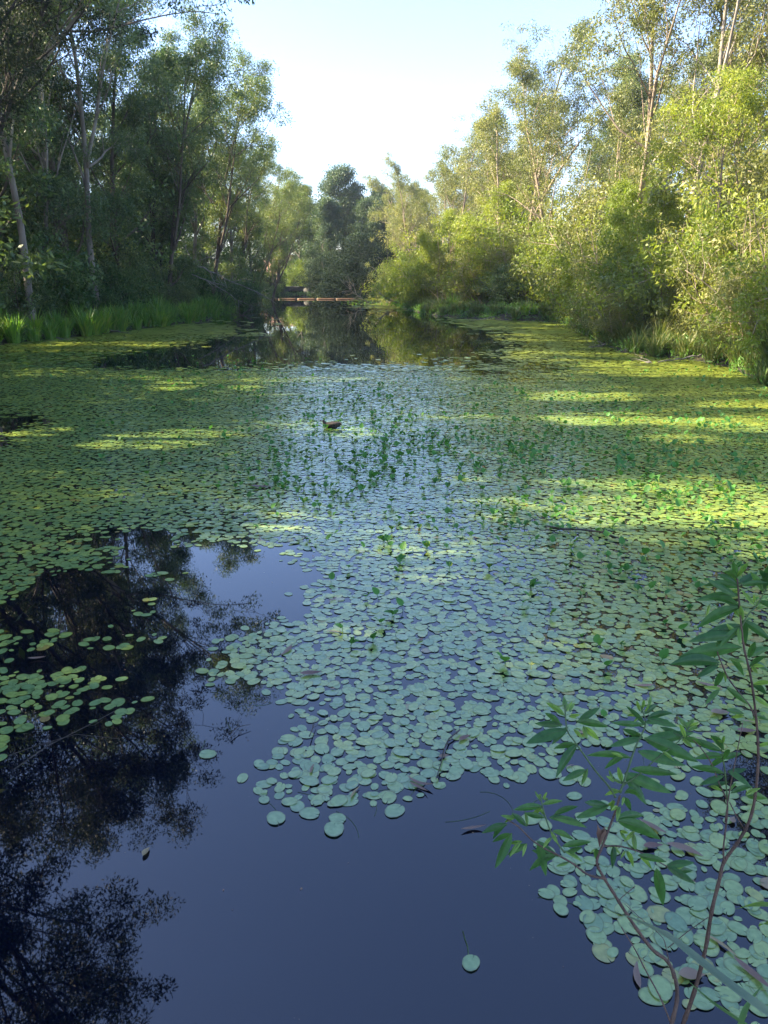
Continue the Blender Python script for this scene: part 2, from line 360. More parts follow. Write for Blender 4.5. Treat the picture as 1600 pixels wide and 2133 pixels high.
PROTO = {}; RAW = {}
def proto(key, builder, bark, leaf, **kw):
    tr, cr = builder(**kw)
    PROTO[key] = (tr.mesh('trunk', M[bark], True), cr.mesh('crown', M[leaf]), kw.get('H', 10)); RAW[key] = (np.concatenate(cr.v).reshape(-1, 4, 3), np.concatenate(cr.t), leaf)
proto('dark_a', make_tree, 'bark_brown', 'leaf_dark', seed=1, H=17, r=.19, bare=.14, nl=22, limb=.2, nper=95, crad=.62, low=3, tb=.4)
proto('dark_b', make_tree, 'bark_brown', 'leaf_dark', seed=2, H=17, r=.17, bare=.10, nl=23, limb=.2, nper=95, crad=.65, low=3, tb=.35, tv=.3)
proto('dark_c', make_tree, 'bark_dark', 'leaf_dark', seed=3, H=14, r=.15, bare=.15, nl=19, limb=.25, nper=95, crad=.6, lean=(.12, 0), low=2, tb=.45)
proto('gum_a', make_tree, 'bark_pale', 'leaf_gum', seed=4, H=19, r=.21, bare=.36, nl=14, limb=.25, nper=85, crad=.55, fork=.45, tb=.5)
proto('gum_b', make_tree, 'bark_pale', 'leaf_gum', seed=5, H=18, r=.16, bare=.3, nl=15, limb=.25, nper=80, crad=.5, lean=(.12, -.05), fork=.35, low=2, tb=.55)
proto('gum_c', make_tree, 'bark_brown', 'leaf_gum', seed=6, H=17, r=.16, bare=.26, nl=15, limb=.27, nper=85, crad=.55, lean=(.28, -.1), fork=.3, low=2, tb=.55)
proto('olive_a', make_tree, 'bark_warm', 'leaf_olive', seed=7, H=17, r=.15, bare=.22, nl=18, limb=.23, nper=70, crad=.55, low=3, tb=.5, tv=.3)
proto('olive_b', make_tree, 'bark_warm', 'leaf_olive', seed=8, H=16, r=.13, bare=.25, nl=15, limb=.25, nper=62, crad=.5, stems=2, tb=.55, tv=.3)
proto('sparse', make_tree, 'bark_warm', 'leaf_olive', seed=9, H=18, r=.17, bare=.4, nl=10, limb=.3, nper=75, crad=.48, fork=.38, lean=(-.05, 0), tb=.55, twigs=4, leafy=.9)
proto('sparse_b', make_tree, 'bark_pale', 'leaf_olive', seed=19, H=19, r=.17, bare=.42, nl=11, limb=.26, nper=75, crad=.5, fork=.5, tb=.5, twigs=4, leafy=.9)
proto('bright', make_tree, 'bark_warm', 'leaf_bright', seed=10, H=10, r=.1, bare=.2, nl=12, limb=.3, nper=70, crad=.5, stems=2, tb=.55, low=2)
proto('far_a', make_tree, 'bark_dark', 'leaf_far', seed=11, H=15, r=.2, bare=.1, nl=24, limb=.27, nper=85, crad=1.0, ln=.28, wd=.1, low=3, tb=.45)
proto('far_b', make_tree, 'bark_dark', 'leaf_far', seed=12, H=16, r=.2, bare=.3, nl=22, limb=.3, nper=95, crad=1.0, ln=.28, wd=.1, tb=.55)
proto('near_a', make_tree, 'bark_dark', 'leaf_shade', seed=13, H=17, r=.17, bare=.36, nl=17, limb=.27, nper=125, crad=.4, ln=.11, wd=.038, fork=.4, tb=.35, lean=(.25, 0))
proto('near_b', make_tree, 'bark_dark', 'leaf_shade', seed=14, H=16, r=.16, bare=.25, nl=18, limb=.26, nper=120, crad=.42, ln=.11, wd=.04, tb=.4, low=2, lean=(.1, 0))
proto('lean_big', make_tree, 'bark_pale', 'leaf_gum', seed=15, H=22, r=.24, bare=.38, nl=16, limb=.26, nper=110, crad=.55, fork=.42, tb=.4, lean=(.36, 0))
proto('bush_dark', make_bush, 'bark_dark', 'leaf_dark', seed=21, H=3.2, W=3.0, n=170, nper=75, tb=.5)
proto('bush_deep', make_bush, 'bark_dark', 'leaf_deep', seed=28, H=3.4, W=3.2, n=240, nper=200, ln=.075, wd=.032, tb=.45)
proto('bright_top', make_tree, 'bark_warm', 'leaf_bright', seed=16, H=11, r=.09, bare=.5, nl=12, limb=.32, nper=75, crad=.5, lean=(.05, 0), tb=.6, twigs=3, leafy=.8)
proto('bush_gum', make_bush, 'bark_brown', 'leaf_gum', seed=22, H=3.0, W=2.8, n=150, nper=70, tb=.55)
proto('bush_olive', make_bush, 'bark_warm', 'leaf_olive', seed=23, H=3.4, W=3.0, n=170, nper=90, ln=.1, wd=.035, tb=.5)
proto('bush_olive_b', make_bush, 'bark_warm', 'leaf_olive', seed=24, H=4.2, W=2.6, n=140, nper=60, ln=.12, wd=.03, tb=.6, droop=.6)
proto('bush_bright', make_bush, 'bark_warm', 'leaf_bright', seed=25, H=3.2, W=2.8, n=160, nper=75, tb=.5)
proto('bush_bright_b', make_bush, 'bark_warm', 'leaf_bright', seed=26, H=4.0, W=2.6, n=130, nper=60, ln=.12, wd=.05, tb=.5, droop=.6)
proto('bush_fresh', make_bush, 'bark_brown', 'leaf_fresh', seed=27, H=2.6, W=2.6, n=150, nper=60, ln=.14, wd=.055, tb=.6)

rng = random.Random(5)
def plant(key, x, y, H, label, cat='tree', group=None, name=None, rz=None, sx=1.0, crown=None, z=None):
    tm, cm, H0 = PROTO[key]; s = H/H0
    e = empty(name or ('tree' if cat == 'tree' else 'bush'), (x, y, (LH(x, y) if z is None else z)-.05), rng.random()*6.28 if rz is None else rz)
    e.scale = (s*sx, s*sx, s)
    t = bpy.data.objects.new('trunk' if cat == 'tree' else 'stems', tm); COL.objects.link(t); t.parent = e
    c = bpy.data.objects.new('crown' if cat == 'tree' else 'foliage', cm); COL.objects.link(c); c.parent = e
    tag(e, label, cat, group); return e
def PT(key, px, Y, H, label, **kw): return plant(key, XAT(px, Y), Y, H, label, **kw)

# left bank, front row, from near to far
PT('dark_a', -55, 36.5, 21, 'dark dense tree at the left edge with its lowest boughs over the reeds', name='eucalypt_tree')
PT('gum_a', 68, 39, 23, 'tall gum with a pale streaked trunk running out of the top left corner', name='gum_tree', rz=1.0, sx=.75)
PT('dark_b', 20, 42, 21, 'dark leafy tree just behind the tall pale streaked gum', name='eucalypt_tree')
PT('gum_b', 112, 43, 20, 'slim gum with a thin light stem beside the tall pale streaked gum', name='gum_tree', rz=2.3, sx=.8)
PT('dark_a', 150, 45, 21.5, 'dark dense tree filling the gap before the forked pale gum', name='eucalypt_tree', rz=2.0)
PT('gum_a', 203, 45.5, 21, 'pale gum whose trunk forks halfway up, third trunk along the left reeds', name='gum_tree', rz=4.0, sx=.85)
PT('dark_b', 255, 50, 20, 'broad dark tree behind the middle of the left reeds', name='eucalypt_tree', rz=3.0)
PT('dark_c', 312, 56, 17, 'black-trunked tree leaning beside the pale leaning gum on the left bank', name='eucalypt_tree', rz=.2)
PT('dark_c', 333, 57, 12, 'shorter black-trunked tree close against the leaning black one', name='eucalypt_tree', rz=1.1)
PT('gum_c', 345, 56, 18.5, 'gum with a pale foot leaning right over the water from the left bank', name='gum_tree', rz=0.0)
PT('gum_b', 400, 64, 19.5, 'airy gum with sunlit yellow top standing above the left skyline', name='gum_tree', rz=1.0)
PT('gum_c', 436, 62, 18, 'leaning gum whose crown makes the outermost shoulder of the left skyline', name='gum_tree', rz=.1)
PT('gum_c', 492, 78, 15.5, 'smaller leaning gum stepping down to the sky gap above the boom', name='gum_tree', rz=-.1)
PT('dark_a', 430, 69, 17, 'dark tree hanging low over the dead fallen branches', name='eucalypt_tree', rz=5.0)
PT('gum_b', 478, 72, 18, 'light-crowned gum second from the sky gap on the left bank', name='gum_tree', rz=.3)
PT('gum_c', 528, 88, 15, 'blue-green gum at the edge of the open sky on the left', name='gum_tree', rz=.5)
PT('dark_c', 575, 100, 13, 'low dark tree leaning where the left bank meets the orange boom', name='eucalypt_tree', rz=2.5)
PT('lean_big', -100, 34, 23, 'great leaning gum whose pale limbs cross the top left corner towards the sky', name='gum_tree', rz=0.1)
PT('dark_b', 455, 80, 15.5, 'dark slim tree behind the bush at the fallen branches', name='eucalypt_tree', sx=1.1)
PT('gum_a', 495, 96, 15.5, 'pale tree standing well back behind the boom end', name='gum_tree', rz=2)
PT('bush_dark', 470, 76, 5.5, 'tall dark bush closing the gap behind the dead branches', cat='shrub', name='shrub')
PT('bush_gum', 505, 88, 5.0, 'grey-green bush at the left end of the boom', cat='shrub', name='shrub')
PT('dark_a', 520, 80, 15.5, 'dark round-crowned tree between two lighter gums near the boom end', name='eucalypt_tree', rz=1.2)
PT('gum_c', 560, 92, 16, 'light tree spreading over the left end of the boom', name='gum_tree', rz=.9)
# further trees of the left wood
rows = []
for k in range(34):
    t = (k+.5)/34; i = t*15; base = np.array([np.interp(t, [0, .25, .55, .8, 1], [-16.5, -17, -17.5, -17.5, -17]), 34+t*66])
    off = 5+rng.random()*13; rows.append((base[0]-off+rng.uniform(-1, 1), base[1]+rng.uniform(-1.5, 1.5)))
for k, (x, y) in enumerate(rows):
    plant(rng.choice(['dark_a', 'dark_b', 'gum_a', 'dark_b', 'dark_a', 'dark_c']), x, y, rng.uniform(17, 21)*(1 if y < 62 else .82), 'dark tree standing back in the wood behind the left bank', group='trees back in the left wood', name='eucalypt_tree')
# left bank nearer than the frame: mirrored trees, plus unseen ones added for shade
near = [('near_a', -16.6, 30, 20), ('near_b', -15.2, 25.5, 18), ('near_a', -13.4, 20.5, 18.5), ('near_b', -12.6, 17.2, 16), ('near_a', -12.3, 14, 17.5), ('near_b', -12.5, 12.6, 15), ('near_a', -11, 5, 15), ('near_b', -13.5, 3.5, 16), ('near_a', -12.5, 7.8, 15.5), ('near_b', -13, 9.8, 16), ('near_a', -10, .5, 14.5), ('near_b', -15, -1, 16), ('near_a', -9, -3.5, 15), ('near_b', -19, 27, 18), ('near_b', -19.5, 20, 17), ('near_b', -18, 14.5, 17), ('near_a', -19, 3, 17), ('near_b', -18.5, 8.5, 17)]
near += [('near_b', -12, 2.2, 15), ('near_b', -13, 6, 16)]+[('near_b', -20.5-(k % 2)*2, -4+k*3.4, 17.5) for k in range(11)]  # extra unseen trees added to shade the near water
near += [('bush_gum', -10.6-abs(k % 3)*.9-max(0, (-3+k*2.0-6))*.42, -3+k*2.0, 4.6+(k % 4)*.7) for k in range(18)]  # unseen shrub row added to block sun passing under the crowns
# openings cut into this canopy to let sun patches land on the pond (x, y, half-widths)
def spot(px0, px1, py0, py1):
    x0, y0 = G(px0, (py0+py1)/2); x1, _ = G(px1, (py0+py1)/2); _, ya = G(px0, py0); _, yb = G(px0, py1)
    return ((x0+x1)/2, (ya+yb)/2, (x1-x0)/2*1.08, (ya-yb)/2*1.35)
GAPS = [spot(1080, 1720, 1010, 1118), spot(215, 480, 897, 936), spot(-60, 130, 888, 916), spot(315, 425, 796, 813), spot(545, 670, 1076, 1106), spot(1180, 1650, 764, 784), spot(1105, 1310, 817, 833), spot(1140, 1380, 861, 880), spot(1420, 1680, 873, 897), spot(1440, 1680, 835, 850), spot(935, 1070, 988, 1010), spot(690, 790, 893, 914), spot(490, 560, 800, 812), spot(1330, 1500, 905, 920), spot(1500, 1700, 1130, 1160)]
SV = np.array(sdir)
def open_canopy(e, key):
    raw, tint, leaf = RAW[key]; V = raw.reshape(-1, 3)*np.array(e.scale); a = e.rotation_euler.z
    x = V[:, 0]*math.cos(a)-V[:, 1]*math.sin(a)+e.location.x; y = V[:, 0]*math.sin(a)+V[:, 1]*math.cos(a)+e.location.y; z = V[:, 2]+e.location.z
    gx = (x-z*SV[0]/SV[2])[::4]; gy = (y-z*SV[1]/SV[2])[::4]; d = np.full(len(gx), 9.)
    for cx, cy, rx, ry_ in GAPS: d = np.minimum(d, np.hypot((gx-cx)/rx, (gy-cy)/ry_))
    d = d+(noise(gx*1.5+30, gy*3)-.5)*1.1
    keep = (d > 1.0) | (np.random.RandomState(1).rand(len(d)) < .03); mb = MB(); mb.add(raw[keep].reshape(-1, 3), np.arange(keep.sum()*4).reshape(-1, 4), tint[keep])
    return mb.mesh('crown', M[leaf])
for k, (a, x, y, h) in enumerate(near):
    if a[0] == 'n': e = plant(a, x, y, h, 'overhanging tree out of view, mirrored at the lower left or added for shade', group='trees mirrored in the near water', name='gum_tree', rz=rng.uniform(-.6, .6))
    else: e = plant(a, x, y, h, 'shrub added unseen left of the view to block low sun', cat='shrub', group='added shade shrubs left of the view', name='shrub', sx=1.25)
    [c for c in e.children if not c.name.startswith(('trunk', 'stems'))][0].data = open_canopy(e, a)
# left understorey
for k in range(46):
    t = (k+.5)/46; y = 33+t*75; x = np.interp(y, [p[1] for p in shore[5:18]], [p[0] for p in shore[5:18]])-rng.uniform(1.8, 9)
    plant(rng.choice(['bush_dark', 'bush_dark', 'bush_gum', 'bush_fresh']), x, y, rng.uniform(1.8, 4), 'dark shrub in the undergrowth under the left trees', cat='shrub', group='undergrowth shrubs of the left bank', name='shrub')
for k in range(22):
    y = 42+k*2.4; x = np.interp(y, [p[1] for p in shore[5:18]], [p[0] for p in shore[5:18]])-rng.uniform(8, 17)
    plant('bush_dark' if k % 3 else 'bush_gum', x, y, rng.uniform(5.5, 8), 'tall dark shrub filling the shade far back in the left wood', cat='shrub', group='tall shrubs back in the left wood', name='shrub', sx=1.2)
for a, px, Y, h, lab in [('bush_fresh', 385, 60, 3.6, 'fresh green shrub in front of the leaning gum'), ('bush_dark', 450, 63, 3.2, 'dark green bush at the water where the dead branches fall'),
                         ('bush_fresh', 490, 70, 3.0, 'fresh green bush on the point by the orange boom'), ('bush_gum', 270, 50, 4, 'grey-green bush hanging between the forked gum and the black trunks'), ('bush_fresh', 105, 42, 4.5, 'vine-clad green shrub climbing the thin light stem')]:
    PT(a, px, Y, h, lab, cat='shrub', name='shrub')

# right bank, trees
PT('sparse', 1285, 44, 20, 'open-crowned gum with a forked bare trunk reaching furthest into the sky', name='gum_tree', rz=2.2)
PT('sparse_b', 1405, 38, 19.5, 'tall gum with a long whitish trunk on the right bank', name='gum_tree', rz=2.0)
PT('bright_top', 1480, 32, 9.6, 'yellow-green tree of middle height before the tall whitish gum', name='young_tree')
PT('olive_a', 1545, 40, 18, 'olive tree behind the yellow-green tree at the right edge', name='eucalypt_tree')
PT('sparse_b', 1640, 37, 18, 'loose gum at the right edge with a thin dark trunk', name='gum_tree')
PT('olive_a', 1350, 49, 17, 'olive tree between the forked gum and the whitish gum', name='eucalypt_tree', rz=1)
PT('olive_b', 1215, 53, 17, 'twin-stemmed olive tree left of the forked gum', name='eucalypt_tree')
PT('olive_a', 1150, 60, 18, 'olive tree with a grey rounded top right of the highest middle crown', name='eucalypt_tree', rz=4)
PT('sparse', 1085, 64, 20, 'high round-topped gum on the right skyline with pale branching trunks', name='gum_tree', rz=3.5)
PT('olive_b', 1020, 70, 20, 'light grey-green tree stepping down the right skyline', name='eucalypt_tree', rz=1.4)
PT('olive_a', 955, 80, 18.5, 'brownish tree midway down the right skyline', name='eucalypt_tree', rz=2.2)
PT('olive_b', 900, 88, 17.5, 'twiggy brownish tree low on the right skyline', name='eucalypt_tree', rz=.7)
PT('olive_a', 850, 98, 16.5, 'pale green tree at the foot of the right skyline', name='young_tree', sx=.8)
PT('olive_b', 880, 102, 17, 'thin tree filling the low end of the right skyline', name='eucalypt_tree', rz=3)
PT('far_a', 790, 121, 13.5, 'dark tree joining the far wood to the right bank', name='dark_tree')
PT('far_b', 790, 126, 14.5, 'pale leafy tree just right of the round-topped one', name='light_tree', rz=3)
PT('far_a', 880, 122, 14, 'dark tree behind the pale green foot of the right skyline', name='dark_tree', rz=1)
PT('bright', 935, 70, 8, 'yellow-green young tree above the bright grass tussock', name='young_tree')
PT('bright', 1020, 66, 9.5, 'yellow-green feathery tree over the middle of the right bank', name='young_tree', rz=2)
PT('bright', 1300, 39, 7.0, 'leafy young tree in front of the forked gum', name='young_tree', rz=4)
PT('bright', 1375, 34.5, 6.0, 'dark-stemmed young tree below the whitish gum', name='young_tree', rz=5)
for k in range(36):
    y = rng.uniform(30, 112); x0 = np.interp(y, [20, 30, 50, 62, 75, 112], [12, 13, 16, 10, 5, 3]); x = x0+rng.uniform(5, 16)
    plant(rng.choice(['olive_a', 'olive_b', 'olive_a', 'sparse_b', 'gum_b']), x, y, rng.uniform(13.5, 17.5), 'olive tree standing back in the wood behind the right bank', group='trees back in the right wood', name='eucalypt_tree')
for x, y in [(15, 18), (17, 12), (18, 6), (18, 21), (16, 0)]:
    plant('near_a', x, y, 14, 'tree on the right bank beyond the edge of the view', group='trees right of the view', name='gum_tree')
# right bank, shrubs along the water
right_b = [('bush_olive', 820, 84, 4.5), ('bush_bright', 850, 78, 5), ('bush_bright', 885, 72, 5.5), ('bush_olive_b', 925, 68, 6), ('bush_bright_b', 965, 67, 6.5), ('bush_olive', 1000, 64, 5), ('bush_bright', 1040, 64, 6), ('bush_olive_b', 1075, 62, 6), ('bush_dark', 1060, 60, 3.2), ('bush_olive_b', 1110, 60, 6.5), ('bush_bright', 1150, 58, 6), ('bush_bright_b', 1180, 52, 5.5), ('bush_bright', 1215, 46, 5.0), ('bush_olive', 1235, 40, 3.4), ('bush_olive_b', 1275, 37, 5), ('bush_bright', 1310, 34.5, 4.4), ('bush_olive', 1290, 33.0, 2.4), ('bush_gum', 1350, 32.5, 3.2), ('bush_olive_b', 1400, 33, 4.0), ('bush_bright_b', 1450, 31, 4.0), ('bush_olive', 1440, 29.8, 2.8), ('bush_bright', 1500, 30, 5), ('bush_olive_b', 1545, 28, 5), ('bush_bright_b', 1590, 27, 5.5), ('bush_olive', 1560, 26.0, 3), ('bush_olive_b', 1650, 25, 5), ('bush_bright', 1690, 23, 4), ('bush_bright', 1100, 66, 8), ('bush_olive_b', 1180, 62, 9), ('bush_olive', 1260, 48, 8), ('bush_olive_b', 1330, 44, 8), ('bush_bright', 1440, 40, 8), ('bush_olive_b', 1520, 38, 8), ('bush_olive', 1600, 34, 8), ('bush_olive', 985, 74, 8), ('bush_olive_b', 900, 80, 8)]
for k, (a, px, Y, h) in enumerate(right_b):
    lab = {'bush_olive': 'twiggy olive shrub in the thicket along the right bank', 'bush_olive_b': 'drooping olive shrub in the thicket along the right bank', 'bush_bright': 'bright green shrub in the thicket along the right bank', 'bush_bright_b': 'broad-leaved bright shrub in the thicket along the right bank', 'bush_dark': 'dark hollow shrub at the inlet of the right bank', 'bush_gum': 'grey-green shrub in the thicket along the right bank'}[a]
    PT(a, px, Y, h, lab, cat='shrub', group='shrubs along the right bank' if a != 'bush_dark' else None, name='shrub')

# far end
PT('far_b', 712, 128, 17.5, 'round-topped tree alone on the skyline above the orange boom', name='round_tree', rz=1, sx=1.1)
PT('far_a', 668, 122, 13.5, 'dark far tree left of the round-topped one', name='dark_tree')
PT('far_a', 762, 122, 13, 'dark far tree right of the round-topped one', name='dark_tree', rz=2)
PT('far_b', 625, 128, 15, 'light far tree in the notch of the left skyline', name='light_tree', rz=2)
for k, px in enumerate([590, 645, 690, 735, 790, 810, 600, 830, 560, 770]):
    PT(rng.choice(['far_a', 'far_b', 'far_a']), px, 132+rng.uniform(-4, 16), rng.uniform(12, 15), 'dark tree in the far wood beyond the boom', group='trees of the far wood', name='dark_tree')
for k, px in enumerate([520, 545, 575, 720, 745, 770, 795, 812, 690, 560, 700, 750]):
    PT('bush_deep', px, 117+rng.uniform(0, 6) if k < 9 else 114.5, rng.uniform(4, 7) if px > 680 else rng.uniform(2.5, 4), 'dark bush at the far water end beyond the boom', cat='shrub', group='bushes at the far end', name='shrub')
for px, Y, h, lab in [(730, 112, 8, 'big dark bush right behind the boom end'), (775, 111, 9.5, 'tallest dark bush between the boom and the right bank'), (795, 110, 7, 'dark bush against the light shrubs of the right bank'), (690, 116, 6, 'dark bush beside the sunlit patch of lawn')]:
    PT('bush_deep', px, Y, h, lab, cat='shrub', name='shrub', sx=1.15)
for k, px in enumerate([610, 640, 668]):
    PT('bush_bright', px, 126, 4.5, 'sunlit yellow-green bush behind the far concrete outlet', cat='shrub', group='sunlit bushes behind the outlet', name='shrub')

# ------------------------------------------------------------------ grasses
def make_tuft(seed, n, hgt, w, spread, arch, tb=.5, tv=.35, base=.15):
    rs = np.random.RandomState(seed); mb = MB(); K = 5
    a = rs.rand(n)*6.28; b0 = np.stack([np.cos(a), np.sin(a), np.zeros(n)], 1); rad = base*np.sqrt(rs.rand(n))
    h = hgt*(.5+.6*rs.rand(n)); sp = spread*(.2+.9*rs.rand(n)); ar = arch*(.3+rs.rand(n))
    pts = []
    side = np.stack([-np.sin(a+rs.normal(size=n)*.6), np.cos(a), rs.normal(size=n)*.15], 1)
    for k in range(K):
        t = k/(K-1); z = h*(t-ar*t**2.6*.6); o = (rad+sp*t**1.6)[:, None]*b0
        c = o+np.stack([np.zeros(n), np.zeros(n), z], 1); ww = w*(1-t**2*.96)*.5
        pts.append(np.stack([c-side*ww, c+side*ww], 1))
    P = np.stack(pts, 1)  # n,K,2,3
    V = P.reshape(-1, 3); base_i = (np.arange(n)*K*2)[:, None]+(np.arange(K-1)*2)[None, :]
    F = np.stack([base_i, base_i+1, base_i+3, base_i+2], -1).reshape(-1, 4)
    t = np.repeat(np.clip(tb+(rs.rand(n)-.5)*2*tv, 0, 1), K-1); mb.add(V, F, t)
    return mb
TM = {'reed': [make_tuft(100+i, 75, 1.05, .04, .4, .5, .6).mesh('blades', M['grass']) for i in range(4)],
      'bright': [make_tuft(110+i, 85, .95, .036, .45, .6, .6).mesh('blades', M['grass_bright']) for i in range(3)],
      'dry': [make_tuft(120+i, 120, 1.2, .024, .6, .9, .5, .5).mesh('blades', M['grass_dry']) for i in range(4)]}
def tuft(kind, x, y, s, label, group=None, name='grass_tussock'):
    o = bpy.data.objects.new(name, rng.choice(TM[kind])); COL.objects.link(o); o.location = (x, y, max(LH(x, y), -.02)-.04); o.rotation_euler = (0, 0, rng.random()*6.28)
    o.scale = (s, s, s*rng.uniform(.85, 1.1)); tag(o, label, 'grass tussock', group); return o
def along(px_pts, n, inland=(.0, 1.0), jit=.3):
    P = np.array([G(*p) for p in px_pts]); seg = np.hypot(*np.diff(P, axis=0).T); cum = np.concatenate([[0], np.cumsum(seg)])
    out = []
    for i in range(n):
        s = (i+rng.random())/n*cum[-1]; x = np.interp(s, cum, P[:, 0]); y = np.interp(s, cum, P[:, 1]); out.append((x, y))
    return out
for x, y in along(left_px[:10], 170):
    o = rng.random()**1.3*2.4; tuft(rng.choice(['reed', 'reed', 'bright']), x+.15-o*.95, y-.15+o*.25, rng.uniform(1.0, 1.7), 'tuft of long green reeds on the left bank', 'reed tufts of the left bank', 'reed_tuft')  # some tufts get brighter blades, dappled sunlight put into their colour
for x, y in along([(1220, 698), (1250, 715), (1300, 735), (1370, 745), (1450, 752), (1530, 768), (1600, 803)], 90):
    o = rng.random()**1.3*1.8; tuft('dry', x-.1+o, y-.1+o*.2, rng.uniform(.7, 1.3), 'drooping sedge tussock at the foot of the right thicket', 'sedge tussocks of the right bank')
for x, y in along(right_px[1:9], 80):
    tuft('dry', x+rng.uniform(-.1, 1.2), y+rng.uniform(.0, 1.5), rng.uniform(.7, 1.2), 'pale sedge tussock along the far right bank', 'sedge tussocks of the far right bank')
for px, py, s, lab in [(935, 655, 1.7, 'bright green grass tussock alone at the far right bank'), (915, 656, 1.3, 'smaller bright tussock leaning on the lone bright one'), (1085, 668, 1.5, 'bright green tussock at the mouth of the inlet'), (1105, 668, 1.2, 'low bright tussock right of the one at the inlet mouth'),
                       (1160, 668, 1.5, 'sunlit yellow-green tussock at the back of the inlet'), (1182, 672, 1.3, 'sunlit tussock in the corner of the inlet'), (1140, 668, 1.2, 'small sunlit tussock left of the inlet corner')]:
    x, y = G(px, py); tuft('bright', x+.3, y+.3, s, lab)
for px, py, s, lab in [(1228, 700, 1.9, 'big arching grey-green sedge at the point of the right bank'), (1575, 790, 1.9, 'large arching sedge at the right edge by the water'), (1595, 745, 1.8, 'tall pale sedge behind the large one at the right edge')]:
    x, y = G(px, py); tuft('dry', x+.5, y+.2, s, lab)
for px, py in [(712, 632), (725, 631), (735, 633), (748, 632), (760, 634), (772, 633), (783, 635), (795, 636), (806, 636), (815, 638), (826, 639), (835, 642), (845, 641), (742, 635)]:
    x, y = G(px, py); tuft('reed', x, y, .38, 'low green weed clump on the floating raft by the boom', 'weed clumps on the far floating raft', 'weed_clump')

# low undergrowth as one uncountable cover on the banks
rs = np.random.RandomState(77); mb = MB()
cand = np.stack([rs.uniform(-34, 32, 90000), rs.uniform(16, 118, 90000)], 1); dd = sdist(cand[:, 0], cand[:, 1])
keep = (dd > -.1) & (dd < 14) & (rs.rand(len(dd)) < np.exp(-dd/5)); cand = cand[keep]; dd = dd[keep]
zz = land_h(cand[:, 0], cand[:, 1]); nz_ = noise(cand[:, 0]*.4, cand[:, 1]*.4)
keep = (nz_ > .38) | (dd < 1.2); cand = cand[keep][:16000]; zz = zz[keep][:16000]
leaves(mb, rs, np.stack([cand[:, 0], cand[:, 1], zz+.12], 1), 14, .32, .2, .04, droop=-.9, tb=.45, tv=.3, flat=.7)
tag(mb.build('undergrowth', M['grass']), 'low leafy ground cover under the trees of both banks', 'ground cover', kind='stuff')

# ------------------------------------------------------------------ far built things
cm_ = plain('weathered_concrete', (.10, .095, .085), .9, .3, 2); blk = plain('mouth_shade_black', (.01, .01, .01), .9)
pale = plain('pale_wall', (.45, .42, .38), .8, .1, 1); roofm = plain('pale_metal_roof', (.5, .5, .52), .5, .08, 1); brick = plain('pink_brick', (.26, .14, .11), .9, .15, 4)
lawnm = plain('lawn_grass', (.12, .2, .03), .9, .3, 1.5); glassm = plain('dark_window_glass', (.03, .035, .045), .1)
def box(mb, x0, x1, y0, y1, z0, z1):
    V = [(x, y, z) for z in (z0, z1) for (x, y) in ((x0, y0), (x1, y0), (x1, y1), (x0, y1))]
    mb.add(V, [(0, 3, 2, 1), (4, 5, 6, 7), (0, 1, 5, 4), (1, 2, 6, 5), (2, 3, 7, 6), (3, 0, 4, 7)])
x, y = G(615, 618); o = empty('concrete_outlet', (x, y+1.2, -.35)); tag(o, 'grey concrete outlet with a dark mouth behind the orange boom', 'outlet')
mb = MB(); box(mb, -2.3, -1.1, 0, .5, -.6, 1.6); box(mb, 1.1, 2.3, 0, .5, -.6, 1.6); box(mb, -1.1, 1.1, 0, .5, 1.15, 1.6); mb.build('headwall', cm_, o)
mb = MB(); box(mb, -2.5, 2.5, -.08, .62, 1.6, 1.78); mb.build('coping', cm_, o)
mb = MB(); box(mb, -1.1, 1.1, .3, .45, -.5, 1.15); mb.build('opening', blk, o)  # near-black panel closes the mouth, its shade put into the colour
# lawn beyond, a mown patch
mb = MB(); gx = np.linspace(-17, -6, 12); gy = np.linspace(122, 150, 15); X, Y = np.meshgrid(gx, gy); Z = land_h(X, Y)+.12; V = np.stack([X.ravel(), Y.ravel(), Z.ravel()], 1); i = (np.arange(14)[:, None]*12+np.arange(11)[None, :]); mb.add(V, np.stack([i, i+1, i+13, i+12], -1).reshape(-1, 4)); tag(mb.build('lawn', lawnm, smooth=True), kind='structure')
def house(px, Y, wd_, dp, wall_h, roof_h, wm, rm, label):
    x = XAT(px, Y, 3); z = LH(x, Y); o = empty('house', (x, Y, z)); tag(o, label, 'house')
    mb = MB(); box(mb, -wd_/2, wd_/2, 0, dp, -.3, wall_h); mb.build('wall', wm, o)
    mb = MB(); e = .5; a = [(-wd_/2-e, -e, wall_h), (wd_/2+e, -e, wall_h), (wd_/2+e, dp+e, wall_h), (-wd_/2-e, dp+e, wall_h), (-wd_/4, dp/2, wall_h+roof_h), (wd_/4, dp/2, wall_h+roof_h)]
    mb.add(a, [np.array([(0, 1, 5, 4), (2, 3, 4, 5)]), np.array([(1, 2, 5), (3, 0, 4)]), np.array([(3, 2, 1, 0)])]); mb.build('roof', rm, o)
    for k in range(3):
        c = -wd_/2+wd_*(k+.5)/3; mb = MB(); box(mb, c-.7, c+.7, -.04, .02, 1.0, 2.3); wi = mb.build('window', pale, o); mb = MB(); box(mb, c-.6, c+.6, -.06, -.042, 1.1, 2.2); mb.build('pane', glassm, wi)
house(832, 124, 7, 6, 3.7, 1.8, pale, roofm, 'pale-roofed house showing between the far trees at the right')
house(585, 158, 9, 8, 4.0, 1.6, brick, brick, 'pink brick house glimpsed through the far trees on the left')

